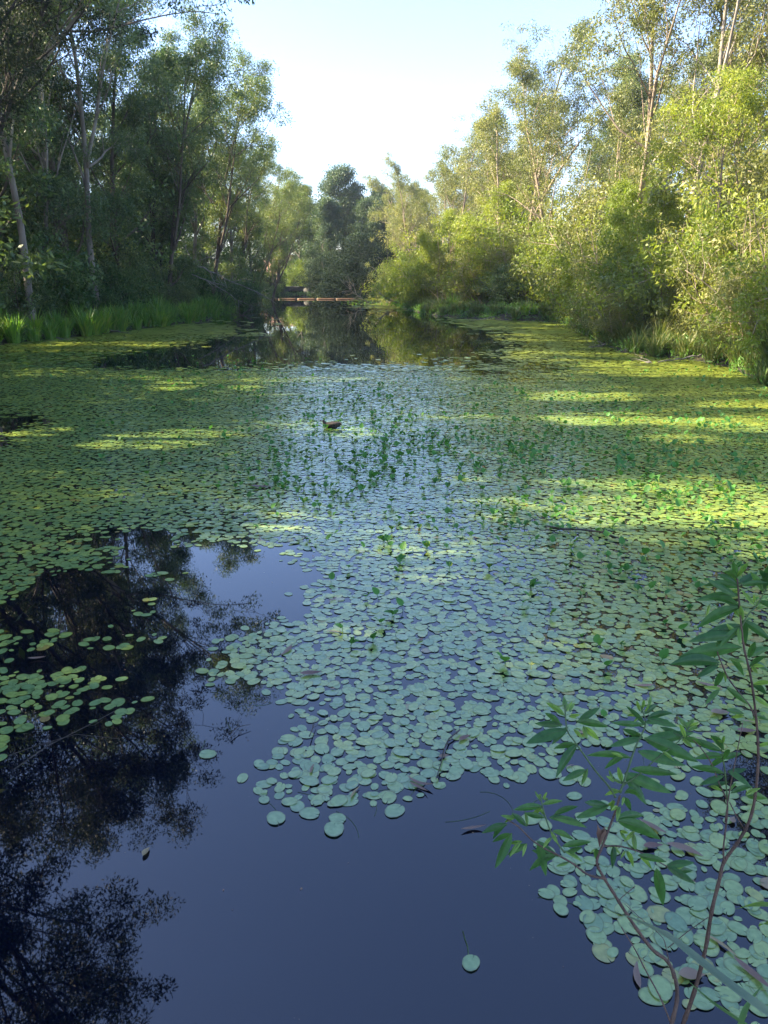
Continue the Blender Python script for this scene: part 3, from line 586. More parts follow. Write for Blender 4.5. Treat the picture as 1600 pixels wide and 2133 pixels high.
# ------------------------------------------------------------------ orange boom across the far water
bm = plain('orange_float_plastic', (.20, .115, .06), .5, .15, 2); x0, y0 = G(498, 623.5); x1, y1 = G(740, 623.5)
o = empty('floating_boom', ((x0+x1)/2, y0, 0)); tag(o, 'long orange floating boom lying across the far end of the pond', 'boom')
n = 6; hw = (x1-x0)/2
for k in range(n):
    a = -hw+2*hw*k/n+.03; c = -hw+2*hw*(k+1)/n-.03; mb = MB(); sag = [(.15*math.sin((u+hw)*.4)) for u in np.linspace(a, c, 9)]
    mb.tube([(u, q, .05) for u, q in zip(np.linspace(a, c, 9), sag)], [.07]+[.10]*7+[.07], 10); mb.build('float', bm, o, True)
mb = MB(); mb.tube([(u, .15*math.sin((u+hw)*.4), .05) for u in np.linspace(-hw-.5, hw+.5, 30)], .04, 6); mb.build('rope', M['bark_dark'], o, True)

# ------------------------------------------------------------------ dead branches in the water
def dead_branch(name, label, pts, r, seed, nb=8, bl=1.5, mat='deadwood', group=None):
    rs = np.random.RandomState(seed); mb = MB(); P = np.array([tuple(p) for p in pts], float)
    c = P[0]; loc = Vector(P[0]); P = P-c; t = np.linspace(0, 1, len(P)); tt = np.linspace(0, 1, 14); Q = np.stack([np.interp(tt, t, P[:, i]) for i in range(3)], 1)+rs.normal(size=(14, 3))*r*.6
    mb.tube(Q, np.linspace(r, r*.25, 14), 6)
    for i in range(nb):
        k = rs.randint(3, 13); B, RB = grow(rs, Q[k], perp(rs, Q[k]-Q[k-1], R(40)), bl*(.4+.8*rs.rand()), r*.4, r*.1, 5, .15, -.01); mb.tube(B, RB, 4, cap=False)
        for j in range(2): E_, RE = grow(rs, B[3], perp(rs, B[3]-B[2], R(45)), bl*.4, r*.15, r*.06, 3, .2, 0); mb.tube(E_, RE, 3, cap=False)
    ob = mb.build(name, M[mat]); ob.location = loc; tag(ob, label, 'branch', group); return ob
def PW(px, py, Y):
    d = ray(px, py); t = Y/d[1]; return (d[0]*t, Y, d[2]*t+CH)
dead_branch('dead_branch', 'long bleached dead branch slanting from the left bank down to the water', [PW(395, 545, 58), PW(440, 565, 58.5), PW(490, 590, 59), PW(545, 612, 59.5), PW(575, 632, 60)], .06, 1, 12, 2.0)
dead_branch('dead_branch', 'lower dead branch crossing beneath the long bleached one', [PW(400, 570, 57), PW(440, 590, 57.5), PW(480, 612, 58), PW(510, 640, 58.5)], .045, 2, 10, 1.6)
dead_branch('dead_branch', 'curved pale dead bough hanging over the left bank shrubs', [PW(385, 510, 57), PW(400, 545, 57), PW(425, 540, 57), PW(440, 525, 57)], .04, 3, 5, 1.2)
dead_branch('dead_branch', 'brown twiggy snag at the left of the floating weed raft', [PW(770, 632, 88), PW(745, 615, 88), PW(725, 600, 88)], .05, 4, 16, 2.2, 'bark_warm')
dead_branch('dead_branch', 'fallen grey limb lying off the right bank by the raft', [PW(790, 612, 80), PW(815, 625, 79), PW(845, 640, 78)], .08, 5, 8, 1.5)
for k, (px, py, dx) in enumerate([(500, 655, 1), (530, 668, -1), (480, 668, 1), (545, 650, 1)]):
    x, y = G(px, py); dead_branch('sunken_branch', 'bare twigs poking out of the dark water below the dead branches', [(x, y, -.1), (x+.7*dx, y+.2, .3), (x+1.6*dx, y, .45)], .03, 10+k, 9, .9, 'bark_brown', 'twigs poking from the dark water')
for k, (px, py, dx, dy, lab) in enumerate([(90, 706, 1.6, -.5, 'fallen branch lying out of the reeds at the far left'), (240, 694, 1.4, -.6, 'fallen branch in front of the middle reeds'), (395, 673, 1.2, -.4, 'fallen branch at the end of the left reeds'), (1010, 668, -1.3, -.3, 'grey stick lying at the water edge by the far right sedges'), (1265, 722, -1.2, -.7, 'fallen branch reaching from the sedges below the forked gum'), (1420, 754, -1.5, -.4, 'fallen branch under the thicket near the right edge')]):
    x, y = G(px, py); dead_branch('fallen_branch', lab, [(x-dx*.5, y-dy*.5, .25), (x, y, .12), (x+dx*.6, y+dy*.6, .03), (x+dx, y+dy, -.02)], .035, 40+k, 6, .7, 'deadwood')
# ------------------------------------------------------------------ floating leaves: coverage of the pond
ROWS = {640: '00000001551234567', 655: '00000000013899999', 672: '00003220016899999', 685: '00688300003799999', 700: '78888410002699999', 715: '99984100001589999', 730: '99731000012699999', 745: '98310111133699999', 760: '98301344444469999', 775: '99768777765458999', 790: '99999999986457999', 820: '69999999999789999', 850: '46999999999999999',
        880: '25999999999999999', 910: '58999999999999999', 930: '28999999999999999', 960: '89999999999999999', 1000: '89999999999999999', 1050: '88889999999999999', 1080: '77889999999999999', 1110: '87644888999999999', 1140: '88533225899999999', 1170: '87533147899999999', 1200: '84343126899999999', 1230: '72132137899999999',
        1260: '41111137999999999', 1300: '11121378899999999', 1340: '43443688899999999', 1380: '12112688889999688', 1420: '55422567888888888', 1460: '44441055678877667', 1500: '44332035678975667', 1540: '43221055777654566', 1580: '21000177878742345', 1620: '10000387885464456', 1660: '00000157520343456', 1700: '00000011101334578',
        1740: '00000000000357999', 1800: '00000000000279999', 1850: '00000000000179999', 1900: '00000000000048999', 1950: '00000000000027999', 2000: '00000000000004899', 2050: '00000000000002789', 2130: '00000000000000235'}
ry = np.array(sorted(ROWS)); GR = np.array([[int(c) for c in ROWS[k]] for k in ry], float)
def cover(x, y):
    px, py = to_px(x, y); cx = np.clip(px/100, 0, 15.999); i = cx.astype(int); fx = cx-i
    j = np.clip(np.searchsorted(ry, py)-1, 0, len(ry)-2); fy = np.clip((py-ry[j])/(ry[j+1]-ry[j]), 0, 1)
    v = (GR[j, i]*(1-fx)+GR[j, i+1]*fx)*(1-fy)+(GR[j+1, i]*(1-fx)+GR[j+1, i+1]*fx)*fy
    return v/9.0, px, py
def pad_shape(k, notch, oval, rs):
    """unit pad outline with a notch; fan from a slightly sunk centre"""
    a = np.linspace(notch, 2*np.pi-notch, k); r_ = 1+.02*np.sin(a*3+rs.rand()*6)+.012*rs.normal(size=k)
    r_[0] *= .96; r_[-1] *= .96
    V = np.stack([np.cos(a)*r_, np.sin(a)*r_*oval, np.zeros(k)+.02], 1)
    return np.concatenate([[[.45, 0, 0]], V])
rs = np.random.RandomState(8)
def scatter(y0, y1, cell, seed):
    q = np.random.RandomState(seed); xs = []; y = y0
    half = lambda yy: (yy*CP+CH*SP)*.52+1
    nx_ = int(2*half(y1)/cell); ny = int((y1-y0)/cell); X, Y = np.meshgrid(np.arange(nx_)*cell-half(y1), y0+np.arange(ny)*cell)
    X = (X+(np.arange(ny)[:, None] % 2)*cell*.5).ravel()+q.uniform(-.62, .62, X.size)*cell; Y = Y.ravel()+q.uniform(-.62, .62, Y.size)*cell
    ok0 = (np.abs(X) < half(Y)); X = X[ok0]; Y = Y[ok0]; c, px, py = cover(X, Y); d = sdist(X, Y)
    nzv = noise(X*1.1+5, Y*1.1+3)*.6+noise(X*4+5, Y*4+3, 2)*.4
    nzv = ((nzv-.5)*2.2+.5)*.62+q.rand(X.size)*.38
    ok = (c > .03) & (nzv < (c*1.22-.07)+np.where(c > .93, .14, 0)) & (d < -.05); return X[ok], Y[ok]
near_x, near_y = scatter(2.2, 9.0, .066, 1)
mid = [scatter(9, 15, .069, 2), scatter(15, 24, .085, 3), scatter(24, 40, .15, 4), scatter(40, 112, .25, 5)]
def pads_mesh(X, Y, r0, r1, k, seed, tilt, zr, tb=.5, tv=.35, oval=.84):
    q = np.random.RandomState(seed); n = len(X); rr = r0*.6+(r1*1.05-r0*.6)*q.rand(n)**.8; an = q.rand(n)*6.28; sh = pad_shape(k, .07, oval, q)
    ca, sa = np.cos(an), np.sin(an); tx = q.normal(size=n)*tilt; ty = q.normal(size=n)*tilt; z0 = q.uniform(.002, zr, n)+np.abs(tx)*rr*.7+np.abs(ty)*rr*.7
    sx = sh[:, 0][None, :]*rr[:, None]; sy = sh[:, 1][None, :]*rr[:, None]*(q.uniform(.88, 1.1, n)[:, None]); PX = X[:, None]+sx*ca[:, None]-sy*sa[:, None]; PY = Y[:, None]+sx*sa[:, None]+sy*ca[:, None]
    PZ = z0[:, None]+sx*tx[:, None]+sy*ty[:, None]+sh[:, 2][None, :]*rr[:, None]
    V = np.stack([PX, PY, PZ], -1).reshape(-1, 3); kk = len(sh); b_ = np.arange(n)[:, None]*kk
    F = np.stack([np.broadcast_to(b_, (n, k-1)), b_+np.arange(1, k)[None, :], b_+np.arange(2, k+1)[None, :]], -1).reshape(-1, 3)
    t = q.rand(n); t = np.where(q.rand(n) < .985, np.clip(tb+(t-.5)*2*tv+(noise(X*.7, Y*.7)-.5)*.5, 0, .88), .9+.1*t)
    mb = MB(); mb.add(V, F, np.repeat(t, k-1)); mb.rim.append(np.tile(np.append(0., np.ones(k)), n)); return mb
# nearest 300 pads, each one its own object; protos share a few outlines
c_, px_, py_ = cover(near_x, near_y); inv = (px_ > -10) & (px_ < 1610) & (py_ < 2140); near_x = near_x[inv]; near_y = near_y[inv]
order = np.argsort(np.hypot(near_x, near_y)); ind = order[:288]; rest = order[288:]
padm = []
for k in range(10):
    q = np.random.RandomState(50+k); sh = pad_shape(22, .09 if k % 3 else .05, .68+.18*q.rand(), q); inner = sh[1:]*np.array([.5, .5, .2])+sh[0]*.5
    sh[1:, 2] += .012*np.sin(np.arange(22)*.9+q.rand()*6); VV = np.concatenate([sh[:1], inner, sh[1:]]); n_ = 22
    F3 = np.array([(0, 1+i, 2+i) for i in range(n_-1)]); F4 = np.array([(1+i, 1+n_+i, 2+n_+i, 2+i) for i in range(n_-1)])
    mb = MB(); mb.add(VV, [F3, F4], .15+.06*k if k < 9 else .93); mb.rim.append(np.concatenate([[0.], np.full(22, .5), np.ones(22)])); padm.append(mb.mesh('lily_pad', M['pad'], True))
q = np.random.RandomState(4)
def one_pad(x, y, r, m_, label, group, z=None):
    o = bpy.data.objects.new('lily_pad', m_); COL.objects.link(o); tx, ty = q.normal(size=2)*.012
    o.location = (x, y, (q.uniform(.0012, .0045) if z is None else z)+(abs(tx)+abs(ty))*r*.7); o.rotation_euler = (tx, ty, q.rand()*6.28); o.scale = (r, r, r); tag(o, label, 'lily pad', group); return o
for i in ind:
    m_ = padm[q.randint(0, 9)] if q.rand() > .02 else padm[9]
    one_pad(near_x[i], near_y[i], q.choice([.022, .03, .038, .044, .05, .055])*q.uniform(.9, 1.1), m_, 'yellowing lily pad among the green ones in the near water' if m_ is padm[9] else 'small oval green lily pad floating in the near water', 'yellowed near lily pads' if m_ is padm[9] else 'near floating lily pads')
for px, py, r, lab in [(981, 2007, .045, 'solitary lily pad trailing its stalk in the open water at the bottom'), (575, 1705, .06, 'lily pad set apart at the left end of the near fringe'), (645, 1695, .058, 'lily pad between the two outermost ones of the near fringe'), (696, 1728, .064, 'largest outlying lily pad nearest the bare water'), (703, 1706, .05, 'smaller pad tucked behind the largest outlying one'), (822, 1690, .062, 'outlying lily pad with a second pad slid beneath it'), (433, 1572, .055, 'lily pad alone by the mirrored treetop')]:
    x, y = G(px, py); one_pad(x, y, r, padm[3], lab, None, .004)
s_ = [G(976, 1990), G(974, 1972), G(968, 1955), G(964, 1940)]; mb = MB(); mb.tube([(a, c, .003) for a, c in s_], .0022, 5); tag(mb.build('pad_stalk', M['stem_green']), 'thin bent stalk floating by the solitary lily pad', 'stalk')
def split(X, Y, seed):
    q = np.random.RandomState(seed); f = np.clip((Y-17)/16, 0, 1)*.9+np.clip((X-2.5)/5, 0, 1)*np.clip((Y-8)/5, 0, 1)*.7+(noise(X*.5, Y*.5)-.5)*.8-np.clip(-X/6, 0, 1)*.45*(Y < 30)
    m_ = q.rand(len(X)) < f; return (X[~m_], Y[~m_]), (X[m_], Y[m_])
layer2 = scatter(2.2, 9, .13, 21); layer3 = scatter(9, 16, .095, 22); layer4 = split(*scatter(15, 26, .115, 23), 24); s0 = split(*mid[0], 1); s1 = split(*mid[1], 2); s2 = split(*mid[2], 3)
q6 = np.random.RandomState(61)
for px, py in [(470, 1500), (530, 1470), (700, 1690), (760, 1660), (830, 1600), (870, 1640), (1000, 1650), (1020, 1690), (1090, 1700), (620, 1650), (540, 1660), (1200, 1480), (1330, 1560), (780, 1700), (430, 1540), (1120, 1870)]:
    x, y = G(px, py); a = q6.rand()*6.28; L_ = .12+.2*q6.rand(); b1 = q6.normal()*.5; mb = MB()
    mb.tube([(math.cos(a+b1*t)*L_*t, math.sin(a+b1*t)*L_*t, .0012) for t in np.linspace(0, 1, 7)], .0013, 4, .3); o = mb.build('pad_stalk', M['stem_green']); o.location = (x, y, 0)
    tag(o, 'fine pale stalk trailing on the water at the fringe of the near pads', 'stalk', 'loose stalks at the pad fringe')
pm = MB(); parts = [pads_mesh(near_x[rest], near_y[rest], .032, .052, 18, 11, .016, .0036, oval=.76), pads_mesh(*layer2, .04, .062, 18, 31, .02, .006, oval=.74), pads_mesh(*layer3, .04, .062, 13, 32, .02, .007, oval=.76), pads_mesh(*layer4[0], .05, .075, 9, 33, .02, .008, oval=.8), pads_mesh(*s0[0], .032, .052, 13, 12, .022, .005, oval=.78), pads_mesh(*s1[0], .042, .066, 9, 13, .025, .008, oval=.8), pads_mesh(*s2[0], .08, .13, 8, 24, .03, .018)]
for p in parts:
    pm.rim += p.rim
    for V, F, T in zip(p.v, p.f, p.t): pm.add(V, F, T)
tag(pm.build('lily_pad_cover', M['pad']), 'carpet of small lily pads covering most of the pond', 'lily pads', kind='stuff')
pm = MB()
for p in [pads_mesh(*layer4[1], .05, .075, 9, 34, .02, .008, oval=.8), pads_mesh(*s0[1], .032, .052, 13, 16, .022, .005, oval=.78), pads_mesh(*s1[1], .042, .066, 9, 17, .025, .008, oval=.8), pads_mesh(*s2[1], .08, .13, 8, 14, .03, .018), pads_mesh(*mid[3], .19, .3, 8, 15, .02, .02)]:
    pm.rim += p.rim
    for V, F, T in zip(p.v, p.f, p.t): pm.add(V, F, T)
tag(pm.build('far_lily_pad_cover', M['duckweed']), 'far yellow-green carpet of floating leaves under the banks', 'floating leaves', kind='stuff')

# ------------------------------------------------------------------ upright leaves standing out of the carpet
ER = {740: '00000000000000110', 770: '00012321000012222', 800: '01156642322212221', 830: '00122344554433222', 870: '00112358899887765', 910: '00113468999988766', 950: '00113458999988876', 1000: '00122366888888876', 1050: '00111145666666775', 1100: '00000123455566776', 1150: '00000001234556776', 1200: '00000000112334456', 1250: '00000001112233344', 1300: '00000000111222322', 1350: '00000001110111111', 1450: '00000000000010100', 1600: '00000000000000000'}
ery = np.array(sorted(ER)); EG = np.array([[int(c) for c in ER[k]] for k in ery], float)
def make_upright(seed, leafn):
    q = np.random.RandomState(seed); mb = MB()
    for k in range(leafn):
        a = q.rand()*6.28; st = .03+.05*q.rand(); tip = np.array([math.cos(a)*st*.4, math.sin(a)*st*.4, st]); b0 = q.normal(size=3)*.012; b0[2] = -.02
        mb.tube([b0, (b0+tip)*.5+q.normal(size=3)*.004, tip], .0025, 4, .3)
        ux = np.array([math.cos(a), math.sin(a), q.uniform(.1, 1.3)]); ux /= np.linalg.norm(ux); sd = np.cross(ux, [0, 0, 1]); sd /= np.linalg.norm(sd); nn = np.cross(sd, ux)
        l = .085*(.7+.6*q.rand()); wd_ = l*.42; t = np.array([0, .12, .35, .6, .82, 1]); wq = np.array([.3, .85, 1, .85, .5, .04])*wd_; z = np.sin(t*2)*l*.12
        c = tip+ux*(t*l)[:, None]+nn*z[:, None]; Lf = c-sd*wq[:, None]+nn*(wq*.3)[:, None]; Rt = c+sd*wq[:, None]+nn*(wq*.3)[:, None]
        V = np.concatenate([Lf, c, Rt]); F = np.array([(i, i+6, i+7, i+1) for i in range(5)]+[(i+6, i+12, i+13, i+7) for i in range(5)]); mb.add(V, F, np.clip(q.normal(.5, .25), 0, 1))
    return mb
um = [make_upright(200+i, [1, 1, 1, 2, 1, 1, 3, 2][i]) for i in range(8)]; umm = [u.mesh('water_plant', M['emergent'], False) for u in um]
q = np.random.RandomState(9); N = 42000; yy = 3+q.rand(N)**1*32; xx = (q.rand(N)-.5)*1.1*(yy*CP+CH*SP); px, py = to_px(xx, yy)
cx = np.clip(px/100, 0, 15.999); i_ = cx.astype(int); fx = cx-i_; j = np.clip(np.searchsorted(ery, py)-1, 0, len(ery)-2); fy = np.clip((py-ery[j])/(ery[j+1]-ery[j]), 0, 1)
v = (EG[j, i_]*(1-fx)+EG[j, i_+1]*fx)*(1-fy)+(EG[j+1, i_]*(1-fx)+EG[j+1, i_+1]*fx)*fy; v[(py < 740) | (py > 1600)] = 0
cl = noise(xx*1.3+70, yy*1.3)
ok = (q.rand(N) < (v/9)**1.1*.5*np.clip((cl-.25)*2.2, .3, 1.2)) & (sdist(xx, yy) < -.3) & (px > -20) & (px < 1620)
xx = xx[ok]; yy = yy[ok]; o_ = np.argsort(np.hypot(xx, yy)); print('uprights', len(xx), 'near pads', len(near_x), [len(a[0]) for a in mid])
for i in o_[:270]:
    o = bpy.data.objects.new('water_plant', umm[q.randint(8)]); COL.objects.link(o); o.location = (xx[i], yy[i], .0); s = q.uniform(.6, .95); o.scale = (s, s, s); o.rotation_euler = (0, 0, q.rand()*6.28)
    tag(o, 'upright leaf on a short stalk standing out of the lily pads', 'water plant', 'upright leaves among the lily pads')
mb = MB()
for i in o_[270:]:
    u = um[q.randint(8)]; a = q.rand()*6.28; s = q.uniform(.65, 1.0); Rm = np.array([[math.cos(a), -math.sin(a), 0], [math.sin(a), math.cos(a), 0], [0, 0, 1]])*s
    n0 = mb.n
    V = np.concatenate(u.v)@Rm.T+np.array([xx[i], yy[i], 0]); mb.v.append(V); mb.n += len(V)
    for f, t in zip(u.f, u.t): mb.f.append(f+n0); mb.t.append(t)
tag(mb.build('water_plant_cover', M['emergent']), 'further upright leaves scattered thickly over the middle of the pond', 'water plants', kind='stuff')

# ------------------------------------------------------------------ moorhen in the weeds
def skin(name, pts, edges, rad, mat, parent=None, sub=2):
    me = bpy.data.meshes.new(name); me.from_pydata(pts, edges, []); o = bpy.data.objects.new(name, me); COL.objects.link(o)
    s = o.modifiers.new('skin', 'SKIN'); sv = me.skin_vertices[0].data
    for i, r_ in enumerate(rad): sv[i].radius = r_ if isinstance(r_, tuple) else (r_, r_)
    sv[0].use_root = True; s.use_smooth_shade = True; d = o.modifiers.new('sub', 'SUBSURF'); d.levels = sub; d.render_levels = sub
    me.materials.append(mat)
    if parent: o.parent = parent
    return o
x, y = G(690, 892); duck = empty('water_bird', (x, y, 0)); tag(duck, 'brown water bird sitting low among the upright leaves in the middle of the pond', 'bird'); duck.rotation_euler = (0, 0, R(-12)); duck.scale = (1.25, 1.25, 1.25)
fm = plain('brown_feathers', (.055, .042, .034), .8, .45, 30); bk = plain('beak_horn', (.16, .09, .05), .5)
skin('body', [(0, 0, .045), (-.07, 0, .05), (.07, 0, .045), (.13, 0, .06), (.175, 0, .075), (-.105, 0, .075), (-.118, 0, .112), (-.14, 0, .118)], [(0, 1), (0, 2), (2, 3), (3, 4), (1, 5), (5, 6), (6, 7)], [(.062, .055), (.052, .048), (.055, .048), (.034, .025), (.012, .008), .027, .024, .018], fm, duck)
mb = MB(); mb.tube([(-.152, 0, .117), (-.172, 0, .113), (-.188, 0, .109)], [.010, .007, .002], 8); mb.build('beak', bk, duck, True)
for s in (-1, 1):
    mb = MB(); mb.tube([(-.05, s*.048, .065), (.0, s*.06, .07), (.08, s*.045, .075), (.16, s*.015, .09)], [.012, .03, .022, .004], 8); mb.build('wing', fm, duck, True)

# ------------------------------------------------------------------ sticks, fallen leaves, flowers on the carpet
def stick(label, px, r, seed, z=.02):
    rs = np.random.RandomState(seed); P = np.array([(*G(*p), z+rs.rand()*.02) for p in px]); mb = MB(); c = P[0].copy(); P = P-c; mb.tube(P, np.linspace(r, r*.4, len(P)), 6)
    for k in range(3):
        j = rs.randint(1, len(P)-1); d = (P[j]-P[j-1]); d = perp(rs, d, R(50)); d[2] = abs(d[2])*.3; mb.tube([P[j], P[j]+d*.06, P[j]+d*.12+rs.normal(size=3)*.01], [r*.4, r*.3, r*.15], 4)
    o = mb.build('stick', M['stick'], None, True); o.location = c; tag(o, label, 'stick')
stick('long curved stick lying on the pads below the bright sunny patch', [(1145, 1105), (1175, 1110), (1210, 1108), (1250, 1114), (1280, 1124), (1308, 1132)], .016, 1, .03)
stick('crooked dark twig lying across the near pads above the bare water', [(958, 1528), (935, 1545), (925, 1570), (918, 1600), (908, 1632)], .006, 2)
stick('short pale twig floating near the mirrored treetops', [(480, 1537), (495, 1524), (522, 1516)], .004, 3)
stick('thin dark twig standing beside the middle near pads', [(645, 1545), (652, 1525), (658, 1508)], .004, 4)
stick('fine stalk floating among the pads at the lower left', [(30, 1610), (100, 1565), (180, 1520), (240, 1492)], .004, 5)
stick('second fine stalk floating across the pads at the lower left', [(20, 1585), (80, 1560), (160, 1540), (250, 1545)], .003, 6)
def fleaf(seed, L_, W_, curl):
    q = np.random.RandomState(seed); t = np.linspace(0, 1, 8); wq = np.sin(np.pi*t**.8)*W_*.5+.001; x_ = (t-.5)*L_; y_ = np.sin(t*2.5)*L_*.1; z_ = curl*(t-.5)**2*L_+.004
    V = np.concatenate([np.stack([x_, y_-wq, z_+wq*.3], 1), np.stack([x_, y_, z_], 1), np.stack([x_, y_+wq, z_+wq*.3], 1)])
    mb = MB(); mb.add(V, np.array([(i, i+8, i+9, i+1) for i in range(7)]+[(i+8, i+16, i+17, i+9) for i in range(7)]), q.rand()); return mb.mesh('fallen_leaf', M['dead_leaf'])
flm = [fleaf(i, .10+.05*(i % 3), .018+.012*(i % 4), .3*(i % 2)+.1) for i in range(8)]
def fallen(px, py, k, label, group=None, rz=None, s=1.0):
    x, y = G(px, py); o = bpy.data.objects.new('fallen_leaf', flm[k]); COL.objects.link(o); o.location = (x, y, .008); o.rotation_euler = (q.normal()*.06, q.normal()*.06, q.rand()*6.28 if rz is None else rz); o.scale = (s, s, s); tag(o, label, 'fallen leaf', group)
for px, py, k, rz, s, lab in [(306, 1778, 6, 1.3, .7, 'lone curled leaf floating on the dark water beside the mirrored trees'), (988, 1731, 5, .1, .7, 'small pale leaf floating left of the shrub'), (1358, 1730, 1, -.9, 1.1, 'long pink gum leaf lying on pads behind the shrub'), (1360, 1768, 7, .0, .7, 'cream rounded leaf under the shrub'), (1425, 1776, 2, -.5, .9, 'tan gum leaf on the pads between the two shrub stems'),
                              (1500, 1975, 4, -1.0, 1.0, 'pink-tan gum leaf at the right of the tall shrub stem'), (1332, 2035, 2, 1.3, .65, 'tan curved leaf on open water left of the shrub stems'), (1440, 2040, 3, -.1, 1.1, 'reddish brown sunken leaf between the shrub feet'), (1500, 1490, 3, .0, 1.3, 'broad tan leaf behind the upper shrub leaves'), (1555, 1528, 7, 0, .9, 'yellow leaf at the right edge behind the tall shrub stem'), (1565, 2040, 5, -1.2, 1.0, 'pale curled leaf near the bottom right corner'), (648, 1408, 7, .1, 1.1, 'orange-tan leaf on the pads right of the mirrored treetop'), (78, 1375, 1, .1, .9, 'thin brown leaf floating over the mirrored wood'), (545, 1018, 7, .2, 2.0, 'orange leaf standing out in the middle left of the carpet')]:
    fallen(px, py, k, lab, None, rz, s)
for k in range(48):
    px = 500+q.rand()*1100; py = 1080+q.rand()*700
    x, y = G(px, py); c = cover(np.array([x]), np.array([y]))[0][0]
    if c > .5: fallen(px, py, q.randint(8), 'small tan gum leaf fallen on the lily pads', 'fallen gum leaves on the pads', None, q.uniform(.4, .9))
fl = MB(); q3 = np.random.RandomState(6); X3 = q3.uniform(-4, 4, 420); Y3 = q3.uniform(2.2, 9, 420); a3 = q3.rand(420)*6.28; l3 = .002+.009*q3.rand(420)**3; w3 = l3*(.2+.5*q3.rand(420))
dx = np.stack([np.cos(a3), np.sin(a3)], 1)*l3[:, None]; dy = np.stack([-np.sin(a3), np.cos(a3)], 1)*w3[:, None]; c3 = np.stack([X3, Y3], 1)
V3 = np.stack([c3-dx, c3-dy, c3+dx, c3+dy], 1); V3 = np.concatenate([V3, np.full((420, 4, 1), .0016)], -1).reshape(-1, 3); fl.add(V3, np.arange(1680).reshape(-1, 4), q3.rand(420))
tag(fl.build('floating_specks', M['dead_leaf']), 'tiny pale specks of dust and seed floating on the open water', 'specks', kind='stuff')
fy_ = plain('yellow_petal', (.75, .7, .12), .5, .1)
for px, py, lab in [(1106, 1398, 'yellow flower on the pads above the left shrub shoots'), (1372, 1228, 'small yellow flower behind the tall shrub'), (983, 1180, 'pale yellow flower bud in the middle of the near carpet')]:
    x, y = G(px, py); mb = MB()
    for k in range(5):
        a = k*1.257; u_ = np.array([math.cos(a), math.sin(a), .6]); s_ = np.array([-math.sin(a), math.cos(a), 0]); mb.add([(0, 0, .03), u_*.014+s_*.009+[0, 0, .03], u_*.026+[0, 0, .03], u_*.014-s_*.009+[0, 0, .03]], np.array([(0, 1, 2, 3)]))
    mb.tube([(0, 0, -.01), (0, 0, .03)], .0025, 5); o = mb.build('water_flower', fy_); o.location = (x, y, .02); tag(o, lab, 'flower')

# ------------------------------------------------------------------ the near shrub, bottom right
def CQ(cx, cy): return 900+cx*.4608, 1150+cy*.4608
shrub = empty('near_shrub', (.85, 1.0, LH(.85, 1.0))); SHL = Vector(shrub.location)
tag(shrub, 'lance-leaved green shrub on thin brown stems rising in front at the lower right', 'shrub')
q = np.random.RandomState(31)
def dep(cx, cy, which): return {'A': 1.75-.10*(2133-cy)/2133, 'B': 1.55+.10*(2133-cy)/1000}[which]
def pts3(pl, which, off=0.0):
    out = []
    for cx, cy in pl: out.append(P3(*CQ(cx, cy), dep(cx, cy, which)+off)-SHL)
    return out
def smooth(P, n=4):
    P = [np.array(p) for p in P]; out = []
    for i in range(len(P)-1):
        a = P[max(0, i-1)]; b_ = P[i]; c = P[i+1]; d = P[min(len(P)-1, i+2)]
        for k in range(n):
            t = k/n; out.append(.5*((2*b_)+(-a+c)*t+(2*a-5*b_+4*c-d)*t*t+(-a+3*b_-3*c+d)*t**3))
    out.append(P[-1]); return out
def stem(pl, which, r0, r1, mat='stem', off=0., root=None):
    P = pts3(pl, which, off)
    S = smooth(P); S = [np.array(root)]+S if root is not None else S; mb = MB(); rr = np.linspace(r0, r1, len(S))*(1+.12*np.sin(np.arange(len(S))*2.3)); mb.tube(S, rr, 8); mb.build('stem', M[mat], shrub, True)
stem([(1120, 2180), (1135, 2133), (1185, 1990), (1235, 1800), (1265, 1620), (1300, 1480), (1320, 1400), (1390, 1300), (1440, 1200), (1465, 1070), (1475, 900), (1462, 720), (1440, 560), (1410, 430), (1395, 300), (1385, 180), (1380, 120)], 'A', .0052, .0018, root=(.06, .05, -.05))
stem([(1075, 2200), (1085, 2130), (1108, 2020), (1100, 1930), (1065, 1850), (1000, 1800), (930, 1710), (870, 1620), (820, 1540), (770, 1460), (745, 1400), (770, 1330), (800, 1250), (830, 1170), (850, 1100)], 'B', .0046, .0024, root=(-.02, .0, -.05))
stem([(1320, 1400), (1318, 1330), (1330, 1230), (1335, 1130), (1300, 1050), (1260, 950), (1210, 880), (1160, 830)], 'A', .0022, .001)
stem([(1325, 1220), (1345, 1080), (1370, 950), (1405, 770)], 'A', .0016, .0009); stem([(1345, 1130), (1380, 1200), (1410, 1250)], 'A', .0012, .0012)
stem([(1335, 1120), (1325, 1000), (1310, 900), (1300, 850)], 'A', .002, .0012, 'stem_green')
stem([(1400, 340), (1430, 280), (1470, 240), (1519, 150), (1560, 90)], 'A', .002, .0012, 'stem_green'); stem([(1290, 450), (1300, 480), (1340, 570), (1400, 650), (1440, 700), (1455, 740)], 'A', .0014, .002)
stem([(850, 1090), (880, 1000), (920, 880), (965, 780), (945, 700)], 'B', .0026, .0014, 'stem_green'); stem([(830, 1110), (800, 1060), (740, 990), (690, 920), (640, 850), (610, 800), (600, 690)], 'B', .0024, .0014, 'stem_green', .0)
stem([(850, 1080), (870, 1050), (930, 1010), (1020, 930), (1110, 860), (1165, 790)], 'B', .0022, .0012, 'stem_green'); stem([(790, 1480), (770, 1475), (700, 1455), (640, 1410), (570, 1370), (510, 1340), (450, 1300), (390, 1240), (340, 1210)], 'B', .0026, .0014)
stem([(600, 1360), (550, 1290), (520, 1220), (500, 1150), (490, 1100)], 'B', .002, .0012, 'stem_green'); stem([(770, 1330), (850, 1330), (950, 1360), (1060, 1420), (1190, 1490)], 'B', .002, .001)
